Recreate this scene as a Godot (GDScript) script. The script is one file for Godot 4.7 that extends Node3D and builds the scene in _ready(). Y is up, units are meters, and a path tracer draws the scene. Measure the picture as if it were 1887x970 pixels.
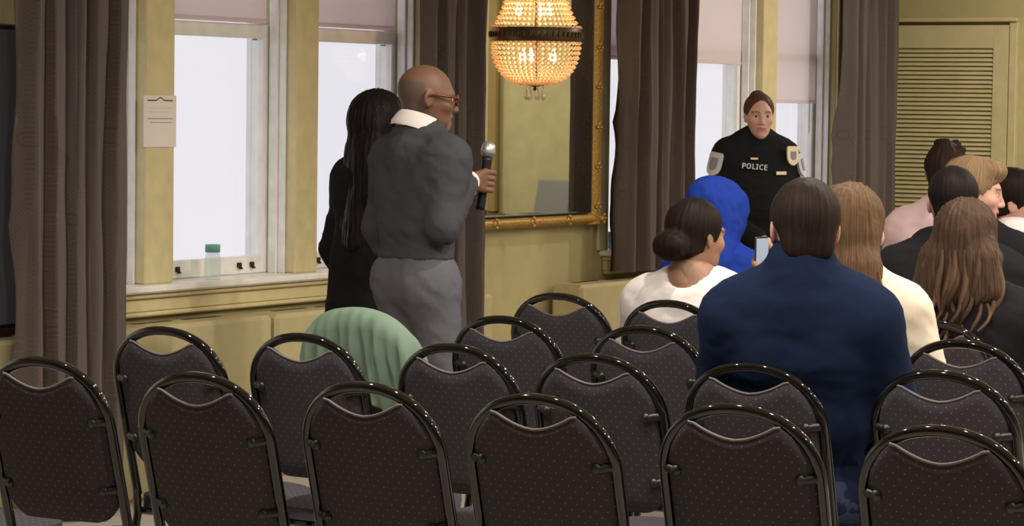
extends Node3D
# Units are metres. x runs from the window wall into the room, -z runs along the window wall away from the camera.

class MB:
	var v := PackedVector3Array()
	var n := PackedVector3Array()
	var c := PackedColorArray()
	var uv := PackedVector2Array()
	var ix := PackedInt32Array()
	func vert(p: Vector3, nn: Vector3, u := Vector2.ZERO, col := Color.WHITE) -> int:
		v.append(p); n.append(nn); uv.append(u); c.append(col)
		return v.size() - 1
	func tri(a: int, b: int, d: int) -> void:
		ix.append(a); ix.append(d); ix.append(b)
	func quad(a: int, b: int, d: int, e: int) -> void:
		tri(a, b, d); tri(a, d, e)
	func flat(pts: Array, nrm: Vector3) -> void:
		var cr: Vector3 = (pts[1] - pts[0]).cross(pts[2] - pts[0])
		var o := v.size()
		for p in pts:
			vert(p, nrm, Vector2(p.x + p.z, p.y))
		for i in range(1, pts.size() - 1):
			if cr.dot(nrm) >= 0: tri(o, o + i, o + i + 1)
			else: tri(o, o + i + 1, o + i)
	func box(lo: Vector3, hi: Vector3, b := 0.003, xf := Transform3D()) -> void:
		var ce := (lo + hi) * 0.5
		var h := (hi - lo) * 0.5
		b = minf(b, minf(h.x, minf(h.y, h.z)) * 0.9)
		var P := func(ax: int, s: Vector3) -> Vector3:
			var q := Vector3(s.x * (h.x - b), s.y * (h.y - b), s.z * (h.z - b))
			q[ax] = s[ax] * h[ax]
			return xf * (ce + q)
		var B := xf.basis
		for ax in 3:
			var a1 := (ax + 1) % 3
			var a2 := (ax + 2) % 3
			for sg in [-1.0, 1.0]:
				var pts := []
				for q in [[-1.0, -1.0], [1.0, -1.0], [1.0, 1.0], [-1.0, 1.0]]:
					var s := Vector3.ZERO
					s[ax] = sg; s[a1] = q[0]; s[a2] = q[1]
					pts.append(P.call(ax, s))
				var nn := Vector3.ZERO
				nn[ax] = sg
				flat(pts, (B * nn).normalized())
			if b <= 0.0: continue
			for s1 in [-1.0, 1.0]:
				for s2 in [-1.0, 1.0]:
					var pa := []
					for q in [[ax, -1.0], [ax, 1.0], [a1, 1.0], [a1, -1.0]]:
						var s := Vector3.ZERO
						s[ax] = s1; s[a1] = s2; s[a2] = q[1]
						pa.append(P.call(q[0], s))
					var nn := Vector3.ZERO
					nn[ax] = s1; nn[a1] = s2
					flat(pa, (B * nn).normalized())
		if b > 0.0:
			for k in 8:
				var s := Vector3(1 if k & 1 else -1, 1 if k & 2 else -1, 1 if k & 4 else -1)
				flat([P.call(0, s), P.call(1, s), P.call(2, s)], (B * s).normalized())
	func tube(pts: Array, rad: Array, sides := 8, col := Color.WHITE) -> void:
		var m := pts.size()
		var t0: Vector3 = (pts[1] - pts[0]).normalized()
		var up := Vector3.UP if absf(t0.y) < 0.9 else Vector3.RIGHT
		var x := t0.cross(up).normalized()
		var o := v.size()
		for i in m:
			var t: Vector3 = (pts[mini(i + 1, m - 1)] - pts[maxi(i - 1, 0)]).normalized()
			x = (x - t * x.dot(t)).normalized()
			var y := t.cross(x)
			var r: float = rad[mini(i, rad.size() - 1)]
			for k in sides:
				var a := TAU * k / sides
				var d := x * cos(a) + y * sin(a)
				vert(pts[i] + d * r, d, Vector2(float(k) / sides, i * 0.1), col)
		for i in m - 1:
			for k in sides:
				var k2 := (k + 1) % sides
				quad(o + i * sides + k, o + i * sides + k2, o + (i + 1) * sides + k2, o + (i + 1) * sides + k)
		for e in 2:
			var i := 0 if e == 0 else m - 1
			var nn: Vector3 = (pts[0] - pts[1]).normalized() if e == 0 else (pts[m - 1] - pts[m - 2]).normalized()
			var cc := vert(pts[i], nn, Vector2.ZERO, col)
			var o2 := v.size()
			for k in sides:
				vert(v[o + i * sides + k], nn, Vector2.ZERO, col)
			for k in sides:
				if e == 0: tri(cc, o2 + (k + 1) % sides, o2 + k)
				else: tri(cc, o2 + k, o2 + (k + 1) % sides)
	func lathe(prof: Array, sides := 24, xf := Transform3D()) -> void:
		var m := prof.size()
		var o := v.size()
		for i in m:
			var a: Vector2 = prof[maxi(i - 1, 0)]
			var b: Vector2 = prof[mini(i + 1, m - 1)]
			var d := (b - a).normalized()
			for k in sides + 1:
				var an := TAU * k / sides
				var nn := Vector3(d.y * cos(an), -d.x, d.y * sin(an))
				vert(xf * Vector3(prof[i].x * cos(an), prof[i].y, prof[i].x * sin(an)), (xf.basis * nn).normalized(), Vector2(float(k) / sides, float(i) / m))
		for i in m - 1:
			for k in sides:
				var p := o + i * (sides + 1) + k
				quad(p, p + sides + 1, p + sides + 2, p + 1)
	# a closed slab over a grid: front points, back points, both row by row
	func slab(f: Array, b: Array, nx: int, ny: int, uvs := 1.0) -> void:
		for side in 2:
			var g: Array = f if side == 0 else b
			var o := v.size()
			for j in ny:
				for i in nx:
					var dx: Vector3 = g[j * nx + mini(i + 1, nx - 1)] - g[j * nx + maxi(i - 1, 0)]
					var dy: Vector3 = g[mini(j + 1, ny - 1) * nx + i] - g[maxi(j - 1, 0) * nx + i]
					var nn := dx.cross(dy).normalized()
					if side == 1: nn = -nn
					var p: Vector3 = g[j * nx + i]
					vert(p, nn, Vector2(p.x, -p.y) * uvs)
			for j in ny - 1:
				for i in nx - 1:
					var p := o + j * nx + i
					if side == 0: quad(p, p + 1, p + nx + 1, p + nx)
					else: quad(p, p + nx, p + nx + 1, p + 1)
		var rim := []
		for i in nx: rim.append(i)
		for j in range(1, ny): rim.append(j * nx + nx - 1)
		for i in range(nx - 2, -1, -1): rim.append((ny - 1) * nx + i)
		for j in range(ny - 2, 0, -1): rim.append(j * nx)
		var q := rim.size()
		var o3 := v.size()
		for k in q:
			var e: Vector3 = f[rim[(k + 1) % q]] - f[rim[(k + q - 1) % q]]
			var th: Vector3 = b[rim[k]] - f[rim[k]]
			var nn := e.cross(-th).normalized()
			vert(f[rim[k]], nn, Vector2(f[rim[k]].x, -f[rim[k]].y) * uvs)
			vert(b[rim[k]], nn, Vector2(f[rim[k]].x, -f[rim[k]].y) * uvs)
		for k in q:
			var a := o3 + 2 * k
			var d := o3 + 2 * ((k + 1) % q)
			quad(a, a + 1, d + 1, d)
	func mesh(m: Material) -> ArrayMesh:
		var arr := []
		arr.resize(Mesh.ARRAY_MAX)
		arr[Mesh.ARRAY_VERTEX] = v
		arr[Mesh.ARRAY_NORMAL] = n
		arr[Mesh.ARRAY_COLOR] = c
		arr[Mesh.ARRAY_TEX_UV] = uv
		arr[Mesh.ARRAY_INDEX] = ix
		var am := ArrayMesh.new()
		am.add_surface_from_arrays(Mesh.PRIMITIVE_TRIANGLES, arr)
		am.surface_set_material(0, m)
		return am

var M := {}
var used := {}
var noise := FastNoiseLite.new()
var rng := RandomNumberGenerator.new()

func numbered(called: String) -> String:
	if not used.has(called):
		used[called] = 0
		return called
	used[called] += 1
	return "%s_%03d" % [called, used[called]]

func obj(called: String, mb: MB, m: Material, parent: Node = self) -> MeshInstance3D:
	var o := MeshInstance3D.new()
	o.name = numbered(called) if parent == self else called
	o.mesh = mb.mesh(m)
	o.cast_shadow = GeometryInstance3D.SHADOW_CASTING_SETTING_ON
	parent.add_child(o, true)
	return o

func share(called: String, mesh: Mesh, parent: Node, xf := Transform3D()) -> MeshInstance3D:
	var o := MeshInstance3D.new()
	o.name = called
	o.mesh = mesh
	o.transform = xf
	parent.add_child(o, true)
	return o

func thing(called: String, label: String, category: String, at := Vector3.ZERO, turn := 0.0, group := "") -> Node3D:
	var o := Node3D.new()
	o.name = numbered(called)
	add_child(o)
	o.position = at
	o.rotation.y = turn
	tag(o, label, category, group)
	return o

func tag(o: Node, label: String, category: String, group := "") -> void:
	o.set_meta("label", label)
	o.set_meta("category", category)
	if group: o.set_meta("group", group)

func struct(o: Node, label := "") -> Node:
	o.set_meta("kind", "structure")
	if label:
		o.set_meta("label", label)
	return o

func mat(called: String, col: Color, rough := 0.8, metal := 0.0) -> StandardMaterial3D:
	var m := StandardMaterial3D.new()
	m.resource_name = called
	m.albedo_color = col
	m.roughness = rough
	m.metallic = metal
	M[called] = m
	return m

func rgb(r: int, g: int, b: int) -> Color:
	return Color(r / 255.0, g / 255.0, b / 255.0)

func grain(size: int, freq: float, lo: float, hi: float, sd: int, oct := 4) -> ImageTexture:
	var nz := FastNoiseLite.new()
	nz.seed = sd
	nz.frequency = freq
	nz.fractal_octaves = oct
	var im := Image.create(size, size, false, Image.FORMAT_RGB8)
	for y in size:
		for x in size:
			# blend the edges so that the tile repeats
			var fx := float(x) / size
			var a := lerpf(nz.get_noise_2d(x, y), nz.get_noise_2d(x - size, y), fx)
			var b := lerpf(nz.get_noise_2d(x, y - size), nz.get_noise_2d(x - size, y - size), fx)
			var t := clampf(lerpf(a, b, float(y) / size) + 0.5, 0, 1)
			var q := lerpf(lo, hi, t)
			im.set_pixel(x, y, Color(q, q, q))
	return ImageTexture.create_from_image(im)

func tri_tex(m: StandardMaterial3D, t: Texture2D, scale: float) -> void:
	m.albedo_texture = t
	m.uv1_triplanar = true
	m.uv1_world_triplanar = true
	m.uv1_scale = Vector3.ONE * scale

func cloth(called: String, col: Color, rim := 0.06) -> StandardMaterial3D:
	var m := mat(called, col, 0.92)
	m.metallic_specular = 0.12
	m.rim_enabled = true
	m.rim = rim
	m.rim_tint = 0.6
	return m

func materials() -> void:
	var wallgrain := grain(256, 0.03, 0.93, 1.0, 3)
	tri_tex(mat("wall_paint", rgb(184, 172, 125), 0.72), wallgrain, 0.7)
	tri_tex(mat("trim_paint", rgb(218, 204, 158), 0.4), wallgrain, 1.0)
	tri_tex(mat("window_paint", rgb(244, 242, 238), 0.35), wallgrain, 1.0)
	tri_tex(mat("panel_paint", rgb(196, 184, 140), 0.6), wallgrain, 0.8)
	tri_tex(mat("ceiling_paint", rgb(225, 218, 196), 0.9), wallgrain, 0.6)
	tri_tex(mat("radiator_paint", rgb(190, 178, 134), 0.45), wallgrain, 0.9)
	tri_tex(mat("carpet", rgb(200, 190, 180), 0.98), grain(256, 0.35, 0.7, 1.0, 9), 3.0)
	var gl := mat("window_glass", Color(0.95, 0.98, 1.0, 0.05), 0.02)
	gl.metallic_specular = 0.25
	gl.transparency = BaseMaterial3D.TRANSPARENCY_ALPHA
	var sh := mat("shade_cloth", rgb(226, 220, 224), 0.95)
	sh.backlight_enabled = true
	sh.backlight = Color(1.0, 0.95, 0.95)
	mat("mirror_glass", Color(0.84, 0.86, 0.84), 0.015, 1.0)
	var gold := mat("gilt", rgb(216, 172, 88), 0.42, 0.35)
	tri_tex(gold, grain(256, 0.06, 0.6, 1.0, 21), 5.0)
	mat("olive_trim", rgb(140, 118, 62), 0.6)
	var dk2 := mat("dark_antique", rgb(66, 56, 46), 0.45)
	tri_tex(dk2, grain(256, 0.05, 0.45, 1.0, 22), 4.0)
	mat("black_metal", rgb(12, 11, 12), 0.05)
	M.black_metal.clearcoat_enabled = true
	M.black_metal.clearcoat = 0.25
	M.black_metal.metallic_specular = 0.5
	M.black_metal.clearcoat_roughness = 0.04
	mat("black_plastic", rgb(22, 21, 22), 0.4)
	mat("dark_screen", rgb(96, 98, 108), 0.4)
	mat("grey_plastic", rgb(120, 122, 122), 0.45)
	mat("dark_metal", rgb(62, 55, 48), 0.4, 0.8)
	mat("bronze", rgb(92, 74, 54), 0.4, 0.8)
	mat("wood", rgb(92, 62, 40), 0.5)
	mat("silver", rgb(196, 198, 196), 0.3, 0.8)
	mat("white_plastic", rgb(225, 222, 214), 0.4)
	# chair fabric: charcoal weave with small pale dots set on the diagonal
	var im := Image.create(64, 64, false, Image.FORMAT_RGB8)
	rng.seed = 5
	for y in 64:
		for x in 64:
			var q := 0.86 + 0.14 * rng.randf()
			if (x + y) % 4 == 0: q *= 0.86
			im.set_pixel(x, y, Color(q * 0.62, q * 0.6, q * 0.6))
	for c in [Vector2(16, 16), Vector2(48, 48)]:
		for y in range(-4, 5):
			for x in range(-4, 5):
				if x * x + y * y <= 16:
					im.set_pixel(int(c.x) + x, int(c.y) + y, Color(0.95, 0.88, 0.8))
	var fab := cloth("chair_fabric", rgb(120, 118, 128), 0.04)
	fab.albedo_texture = ImageTexture.create_from_image(im)
	fab.uv1_scale = Vector3(38, 38, 38)
	# curtain cloth with faint embroidered rings
	var ic := Image.create(512, 512, false, Image.FORMAT_RGB8)
	for y in 512:
		for x in 512:
			var q := 0.9 + 0.1 * sin(x * 1.9) * sin(y * 0.7) * rng.randf()
			ic.set_pixel(x, y, Color(q, q, q))
	for k in 34:
		var cx := rng.randi_range(20, 490)
		var cy := rng.randi_range(20, 490)
		var rr := rng.randf_range(7, 15)
		for a in 140:
			var an := TAU * a / 140.0
			for w in 2:
				var px := int(cx + cos(an) * (rr + w))
				var py := int(cy + sin(an) * (rr + w) * 1.3)
				ic.set_pixel(clampi(px, 0, 511), clampi(py, 0, 511), Color(1, 0.98, 0.94) if k % 3 == 0 else Color(0.83, 0.81, 0.78))
	var cu := cloth("curtain_cloth", rgb(108, 97, 93), 0.12)
	cu.albedo_texture = ImageTexture.create_from_image(ic)
	cu.uv1_scale = Vector3(1.4, 1.0, 1)

func setup_view() -> void:
	var cam := Camera3D.new()
	cam.name = "camera"
	cam.fov = 10.6377
	cam.near = 0.05
	cam.far = 200.0
	cam.keep_aspect = Camera3D.KEEP_HEIGHT
	add_child(cam)
	cam.position = Vector3(0, 1.537, 0)
	cam.basis = Basis(Vector3.UP, 0.53558) * Basis(Vector3.RIGHT, -0.05507) * Basis(Vector3.BACK, 0.01335)
	cam.current = true
	var sm := ProceduralSkyMaterial.new()
	var day := Color(0.905, 0.90, 0.93)
	sm.sky_top_color = day
	sm.sky_horizon_color = day
	sm.ground_horizon_color = day
	sm.ground_bottom_color = day
	sm.sky_energy_multiplier = SKY
	sm.ground_energy_multiplier = SKY
	var sky := Sky.new()
	sky.sky_material = sm
	var env := Environment.new()
	env.background_mode = Environment.BG_SKY
	env.sky = sky
	env.tonemap_mode = Environment.TONE_MAPPER_LINEAR
	env.tonemap_exposure = 1.0
	env.sdfgi_enabled = true
	env.ssao_enabled = true
	env.ssil_enabled = true
	var we := WorldEnvironment.new()
	we.name = "environment"
	we.environment = env
	add_child(we)

const SKY := 1.04
const LAMP := 1.0
const WALL := -6.96      # face of the window wall
const DEEP := 0.24       # its thickness
const END := -16.2       # face of the end wall
const CEIL := 3.25
# ---------------------------------------------------------------- room
const BAYS1 := [[8.09, 8.862], [9.05, 9.89], [10.06, 10.89]]
const BAYS2 := [[12.66, 13.46], [13.63, 14.46], [14.64, 15.47]]
const BAYS3 := [[3.9, 4.68], [4.85, 5.68], [5.85, 6.68]]
const SILL := 0.815
const HEAD := 2.72

func room() -> void:
	var mb := MB.new()
	mb.box(Vector3(WALL - 0.4, -0.2, END - 0.4), Vector3(5.4, 0, 3.4), 0)
	struct(obj("floor", mb, M.carpet), "pale grey beige carpet under the rows of chairs")
	mb = MB.new()
	mb.box(Vector3(WALL - 0.4, CEIL, END - 0.4), Vector3(5.4, CEIL + 0.2, 3.4), 0)
	struct(obj("ceiling", mb, M.ceiling_paint))
	mb = MB.new()
	var o := WALL - DEEP
	# piers, the part below the sills and the part above the window heads
	for r in [[-3.2, 3.9], [6.68, 8.09], [10.89, 12.66], [15.47, 16.4]]:
		mb.box(Vector3(o, 0, -r[1]), Vector3(WALL, CEIL, -r[0]), 0)
	for r in [[3.9, 6.68], [8.09, 10.89], [12.66, 15.47]]:
		mb.box(Vector3(o, 0, -r[1]), Vector3(WALL, SILL - 0.03, -r[0]), 0)
		mb.box(Vector3(o, HEAD, -r[1]), Vector3(WALL, CEIL, -r[0]), 0)
	struct(obj("wall_left", mb, M.wall_paint), "pale yellow painted wall with the tall windows")
	mb = MB.new()
	mb.box(Vector3(WALL - 0.2, 0, END - 0.2), Vector3(5.2, CEIL, END), 0)
	struct(obj("wall_end", mb, M.wall_paint), "pale yellow painted wall with the louvred door")
	mb = MB.new()
	mb.box(Vector3(5.0, 0, END), Vector3(5.2, CEIL, 3.2), 0)
	struct(obj("wall_right", mb, M.wall_paint))
	mb = MB.new()
	mb.box(Vector3(WALL - 0.2, 0, 3.0), Vector3(5.0, CEIL, 3.2), 0)
	struct(obj("wall_back", mb, M.wall_paint))
	mb = MB.new()
	mb.box(Vector3(WALL, 0, -11.98), Vector3(WALL + 0.02, 0.12, -11.22), 0.004)
	struct(obj("baseboard_left", mb, M.trim_paint))
	mb = MB.new()
	mb.box(Vector3(-5.95, 0, END), Vector3(5.0, 0.12, END + 0.02), 0.004)
	struct(obj("baseboard_end", mb, M.trim_paint))

func window(called: String, bays: Array, shades: Array, label: String) -> void:
	var root := Node3D.new()
	root.name = called
	add_child(root)
	struct(root, label)
	var s0: float = bays[0][0]
	var s1: float = bays[2][1]
	root.position = Vector3(WALL, 0, -s0)
	var sx := func(a: Vector3) -> Vector3: return a   # x from the wall face, z from the first bay edge
	var gx := -0.12
	var mb := MB.new()
	# window board with a rounded nose, apron mouldings below it
	mb.box(Vector3(-DEEP + 0.01, SILL - 0.03, -(s1 - s0) - 0.06), Vector3(0.075, SILL, 0.06), 0.008)
	obj("sill", mb, M.window_paint, root)
	mb = MB.new()
	var l := s1 - s0
	mb.box(Vector3(0, SILL - 0.052, -l - 0.04), Vector3(0.05, SILL - 0.031, 0.04), 0.006)
	mb.box(Vector3(0, SILL - 0.105, -l - 0.03), Vector3(0.03, SILL - 0.053, 0.03), 0.004)
	mb.box(Vector3(0, SILL - 0.125, -l - 0.03), Vector3(0.042, SILL - 0.106, 0.03), 0.006)
	obj("apron", mb, M.trim_paint, root)
	for i in 2:
		var a: float = bays[i][1] - s0
		var b: float = bays[i + 1][0] - s0
		mb = MB.new()
		mb.box(Vector3(-DEEP + 0.01, SILL, -b), Vector3(0.012, HEAD, -a), 0.006)
		obj("mullion", mb, M.trim_paint, root)
	mb = MB.new()
	for r in [[-0.10, -0.001], [l + 0.001, l + 0.1]]:
		mb.box(Vector3(0, SILL, -r[1]), Vector3(0.018, HEAD + 0.1, -r[0]), 0.004)
	mb.box(Vector3(0, HEAD, -l - 0.1), Vector3(0.018, HEAD + 0.1, 0.1), 0.004)
	obj("casing", mb, M.trim_paint, root)
	var pane_shift := 0
	for i in 3:
		var a: float = bays[i][0] - s0 + 0.002
		var b: float = bays[i][1] - s0 - 0.002
		# stops on both sides, in two steps
		mb = MB.new()
		for e in [[a, a + 0.022], [b - 0.022, b]]:
			mb.box(Vector3(-0.115, SILL, -e[1]), Vector3(-0.07, HEAD, -e[0]), 0.003)
		for e in [[a, a + 0.011], [b - 0.011, b]]:
			mb.box(Vector3(-0.07, SILL, -e[1]), Vector3(-0.035, HEAD, -e[0]), 0.003)
		for e in [[a, a + 0.02], [b - 0.02, b]]:
			mb.box(Vector3(-DEEP + 0.005, SILL, -e[1]), Vector3(-0.207, HEAD, -e[0]), 0.002)
			mb.box(Vector3(-0.207, SILL, -e[1]), Vector3(-0.1605, 1.81, -e[0]), 0.002)
		obj("window_stop", mb, M.window_paint, root)
		var rail := 1.845
		# lower sash stands inside, upper sash outside of it
		for up in 2:
			var x0 := gx - 0.04 if up == 0 else gx - 0.085
			var x1 := x0 + 0.038
			var y0 := SILL + 0.001 if up == 0 else rail - 0.03
			var y1 := rail + 0.03 if up == 0 else HEAD - 0.001
			var br := 0.075 if up == 0 else 0.055
			var tr := 0.06
			var st := 0.05
			var sash := MB.new()
			sash.box(Vector3(x0, y0, -a - st), Vector3(x1, y1, -a), 0.004)
			sash.box(Vector3(x0, y0, -b), Vector3(x1, y1, -b + st), 0.004)
			sash.box(Vector3(x0, y0, -b + st), Vector3(x1, y0 + br, -a - st), 0.004)
			sash.box(Vector3(x0, y1 - tr, -b + st), Vector3(x1, y1, -a - st), 0.004)
			var so := obj("sash", sash, M.window_paint, root)
			var pn := MB.new()
			pn.box(Vector3(x0 + 0.016, y0 + br, -b + st), Vector3(x0 + 0.021, y1 - tr, -a - st), 0)
			obj("pane", pn, M.window_glass, so)
			if up == 0:
				for zz in [a + 0.10, a + 0.19, b - 0.22, b - 0.13]:
					var lf := MB.new()
					lf.box(Vector3(x1, y0 + 0.028, -zz - 0.012), Vector3(x1 + 0.012, y0 + 0.05, -zz + 0.012), 0.003)
					lf.box(Vector3(x1 + 0.008, y0 + 0.022, -zz - 0.008), Vector3(x1 + 0.02, y0 + 0.03, -zz + 0.008), 0.002)
					obj("sash_lift", lf, M.dark_metal, so)
		# roller shade on its tube, a little narrower than the bay
		var sb: float = shades[i]
		mb = MB.new()
		mb.box(Vector3(-0.098, sb, -b + 0.068), Vector3(-0.0965, HEAD - 0.03, -a - 0.03), 0)
		var shd := obj("roller_shade", mb, M.shade_cloth, root)
		mb = MB.new()
		mb.box(Vector3(-0.102, sb - 0.008, -b + 0.068), Vector3(-0.0925, sb + 0.012, -a - 0.03), 0.003)
		obj("hem_bar", mb, M.shade_cloth, shd)
		mb = MB.new()
		mb.tube([Vector3(-0.09, HEAD - 0.03, -a - 0.01), Vector3(-0.09, HEAD - 0.03, -b + 0.01)], [0.018], 10)
		obj("roller", mb, M.white_plastic, shd)

func curtain(s0: float, s1: float, y0: float, x: float, folds: float, sd: int, label: String, lean := 0.0) -> void:
	noise.seed = sd
	var nx := int(folds * 14)
	var ny := 40
	var top := 2.98
	var f := []
	var b := []
	var w := s1 - s0
	for j in ny:
		var v := float(j) / (ny - 1)
		var y := lerpf(y0, top, v)
		for i in nx:
			var u := float(i) / (nx - 1)
			var wob := 0.16 * noise.get_noise_2d(u * 260.0, y * 22.0)
			var ph := TAU * folds * (u + wob * 0.35 + 0.05 * noise.get_noise_2d(u * 90.0, 40.0))
			var amp := 0.068 + 0.02 * noise.get_noise_2d(u * 200.0 + 70.0, y * 14.0)
			var d := amp * (2.0 * sqrt(absf(sin(ph * 0.5))) - 1.1) + 0.012 * sin(ph * 2.3 + y * 1.2) + 0.02 * noise.get_noise_2d(u * 150.0, y * 45.0)
			var z := -(s0 + w * u) - 0.016 * cos(ph) + lean * (top - y)
			f.append(Vector3(d, y, z + s0))
			b.append(Vector3(d - 0.006, y, z + s0))
	# front faces the room
	var mb := MB.new()
	mb.slab(f, b, nx, ny)
	for k in mb.uv.size():
		mb.uv[k] = Vector2(mb.v[k].z * 1.9, mb.v[k].y)
	var o := obj("curtain", mb, M.curtain_cloth)
	o.position = Vector3(x, 0, -s0)
	tag(o, label, "curtain", "charcoal curtains on the window wall")

func radiator_cover(s0: float, s1: float, label: String) -> void:
	var t := thing("radiator_cover", label, "radiator cover", Vector3(WALL, 0, -s0), 0.0, "radiator covers below the windows")
	var l := s1 - s0
	var mb := MB.new()
	mb.box(Vector3(0.045, 0.0, -l), Vector3(0.22, 0.672, 0), 0.016)
	var o := obj("cover", mb, M.radiator_paint, t)
	mb = MB.new()
	var k := 0
	while 0.15 + k * 0.32 + 0.24 < l:
		mb.box(Vector3(0.075, 0.669, -0.15 - k * 0.32 - 0.24), Vector3(0.1, 0.6735, -0.15 - k * 0.32), 0)
		k += 1
	obj("vent_slot", mb, M.dark_metal, o)

func louvre_door() -> void:
	var root := Node3D.new()
	root.name = "door_1"
	add_child(root)
	struct(root, "pale louvred door panel in the end wall beside curtain")
	root.position = Vector3(-6.9, 0, END)
	# casing around a leaf whose upper half is louvred
	var w := 0.765
	var mb := MB.new()
	mb.box(Vector3(-0.05, 0, 0), Vector3(0.0, 2.09, 0.05), 0.004)
	mb.box(Vector3(w, 0, 0), Vector3(w + 0.05, 2.09, 0.05), 0.004)
	mb.box(Vector3(-0.05, 2.09, 0), Vector3(w + 0.05, 2.115, 0.065), 0.004)
	obj("door_casing", mb, M.panel_paint, root)
	mb = MB.new()
	mb.box(Vector3(0.0, 0.005, 0.0), Vector3(w, 2.075, 0.004), 0)
	obj("backing", mb, M.panel_paint, root)
	mb = MB.new()
	mb.box(Vector3(0.004, 0.01, 0.004), Vector3(0.04, 2.07, 0.046), 0.003)
	mb.box(Vector3(0.662, 0.01, 0.004), Vector3(w - 0.004, 2.07, 0.046), 0.003)
	mb.box(Vector3(0.04, 1.93, 0.004), Vector3(0.662, 2.07, 0.046), 0.003)
	mb.box(Vector3(0.04, 0.80, 0.004), Vector3(0.662, 0.935, 0.046), 0.003)
	mb.box(Vector3(0.04, 0.01, 0.004), Vector3(0.662, 0.16, 0.046), 0.003)
	var leaf := obj("door_leaf", mb, M.panel_paint, root)
	mb = MB.new()
	mb.box(Vector3(0.06, 0.18, 0.004), Vector3(0.642, 0.78, 0.02), 0.01)
	obj("panel", mb, M.panel_paint, leaf)
	var sl := MB.new()
	sl.box(Vector3(0.0, -0.0135, -0.0022), Vector3(0.622, 0.0135, 0.0022), 0.001)
	var sm := sl.mesh(M.panel_paint)
	var cnt := 37
	for k in cnt:
		var y := lerpf(0.949, 1.916, float(k) / (cnt - 1))
		share("slat", sm, leaf, Transform3D(Basis(Vector3.RIGHT, -0.62), Vector3(0.04, y, 0.034)))

func mirror() -> void:
	var t := thing("wall_mirror", "tall gilt framed mirror on the yellow wall behind the chandelier", "mirror", Vector3(WALL, 0, -11.77))
	var y0 := 1.018
	var y1 := 2.62
	var h := 0.57
	var mb := MB.new()
	mb.box(Vector3(0.0, y0 - 0.02, -h - 0.02), Vector3(0.03, y1 + 0.02, h + 0.02), 0)
	obj("backboard", mb, M.dark_antique, t)
	mb = MB.new()
	mb.box(Vector3(0.03, y0, -h), Vector3(0.04, y1, h), 0)
	obj("mirror_glass", mb, M.mirror_glass, t)
	mb = MB.new()
	for sg in [-1.0, 1.0]:
		mb.box(Vector3(0.038, y0, minf(sg * h, sg * (h + 0.012))), Vector3(0.088, y1, maxf(sg * h, sg * (h + 0.012))), 0)
	mb.box(Vector3(0.038, y0 - 0.004, -h), Vector3(0.08, y0, h), 0)
	obj("inner_lip", mb, M.dark_antique, t)
	# gilt members: half round rails with small leaf bosses
	for sg in [-1.0, 1.0]:
		mb = MB.new()
		var pr := []
		for k in 9:
			var a := PI * k / 8.0
			pr.append(Vector2(cos(a) * 0.072, sin(a) * 0.05))
		half_round(mb, pr, Vector3(0.04, y0 - 0.062, sg * (h + 0.078)), Vector3(0.04, y1 + 0.06, sg * (h + 0.078)))
		obj("frame_stile", mb, M.gilt, t)
	for e in [y0 - 0.033, y1 + 0.03]:
		mb = MB.new()
		var pr := []
		for k in 9:
			var a := PI * k / 8.0
			pr.append(Vector2(cos(a) * 0.03, sin(a) * 0.058))
		half_round(mb, pr, Vector3(0.035, e, h + 0.15), Vector3(0.035, e, -h - 0.15))
		obj("frame_rail", mb, M.gilt, t)
	var bm := MB.new()
	leaf_boss(bm)
	var bmesh := bm.mesh(M.gilt)
	for sg in [-1.0, 1.0]:
		var y := y0 + 0.03
		while y < y1:
			share("leaf_boss", bmesh, t, Transform3D(Basis(), Vector3(0.088, y, sg * (h + 0.075))))
			y += 0.2
	for k in 5:
		share("leaf_boss", bmesh, t, Transform3D(Basis(Vector3.RIGHT, PI / 2), Vector3(0.09, y0 - 0.033, lerpf(-h - 0.13, h + 0.13, k / 4.0))))

func leaf_boss(mb: MB) -> void:
	for s in [[0.0, 0.012, 0.02], [-0.018, -0.006, 0.013], [0.018, -0.006, 0.013], [0.0, -0.02, 0.012]]:
		var pr := []
		for k in 6:
			var a := PI * 0.5 * k / 5.0
			pr.append(Vector2(cos(a) * s[2] * 0.8, sin(a) * 0.012))
		mb.lathe(pr, 8, Transform3D(Basis(Vector3.BACK, -PI / 2), Vector3(0, s[1], s[0])))

func half_round(mb: MB, pr: Array, a: Vector3, b: Vector3) -> void:
	# pr: (across, out) profile swept straight from a to b, out = +x
	var d := (b - a).normalized()
	var ac := d.cross(Vector3.RIGHT).normalized()
	var m := pr.size()
	var o := mb.v.size()
	for e in [a, b]:
		for i in m:
			var p: Vector2 = pr[i]
			var q: Vector2 = pr[mini(i + 1, m - 1)] - pr[maxi(i - 1, 0)]
			var nn := (ac * q.y - Vector3.RIGHT * q.x).normalized()
			if nn.dot(ac * p.x + Vector3.RIGHT * p.y) < 0: nn = -nn
			mb.vert(e + ac * p.x + Vector3.RIGHT * p.y, nn)
	for i in m - 1:
		mb.quad(o + i, o + m + i, o + m + i + 1, o + i + 1)
	for e in 2:
		var pts := []
		for i in m: pts.append(mb.v[o + e * m + i])
		mb.flat(pts, -d if e == 0 else d)

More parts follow.
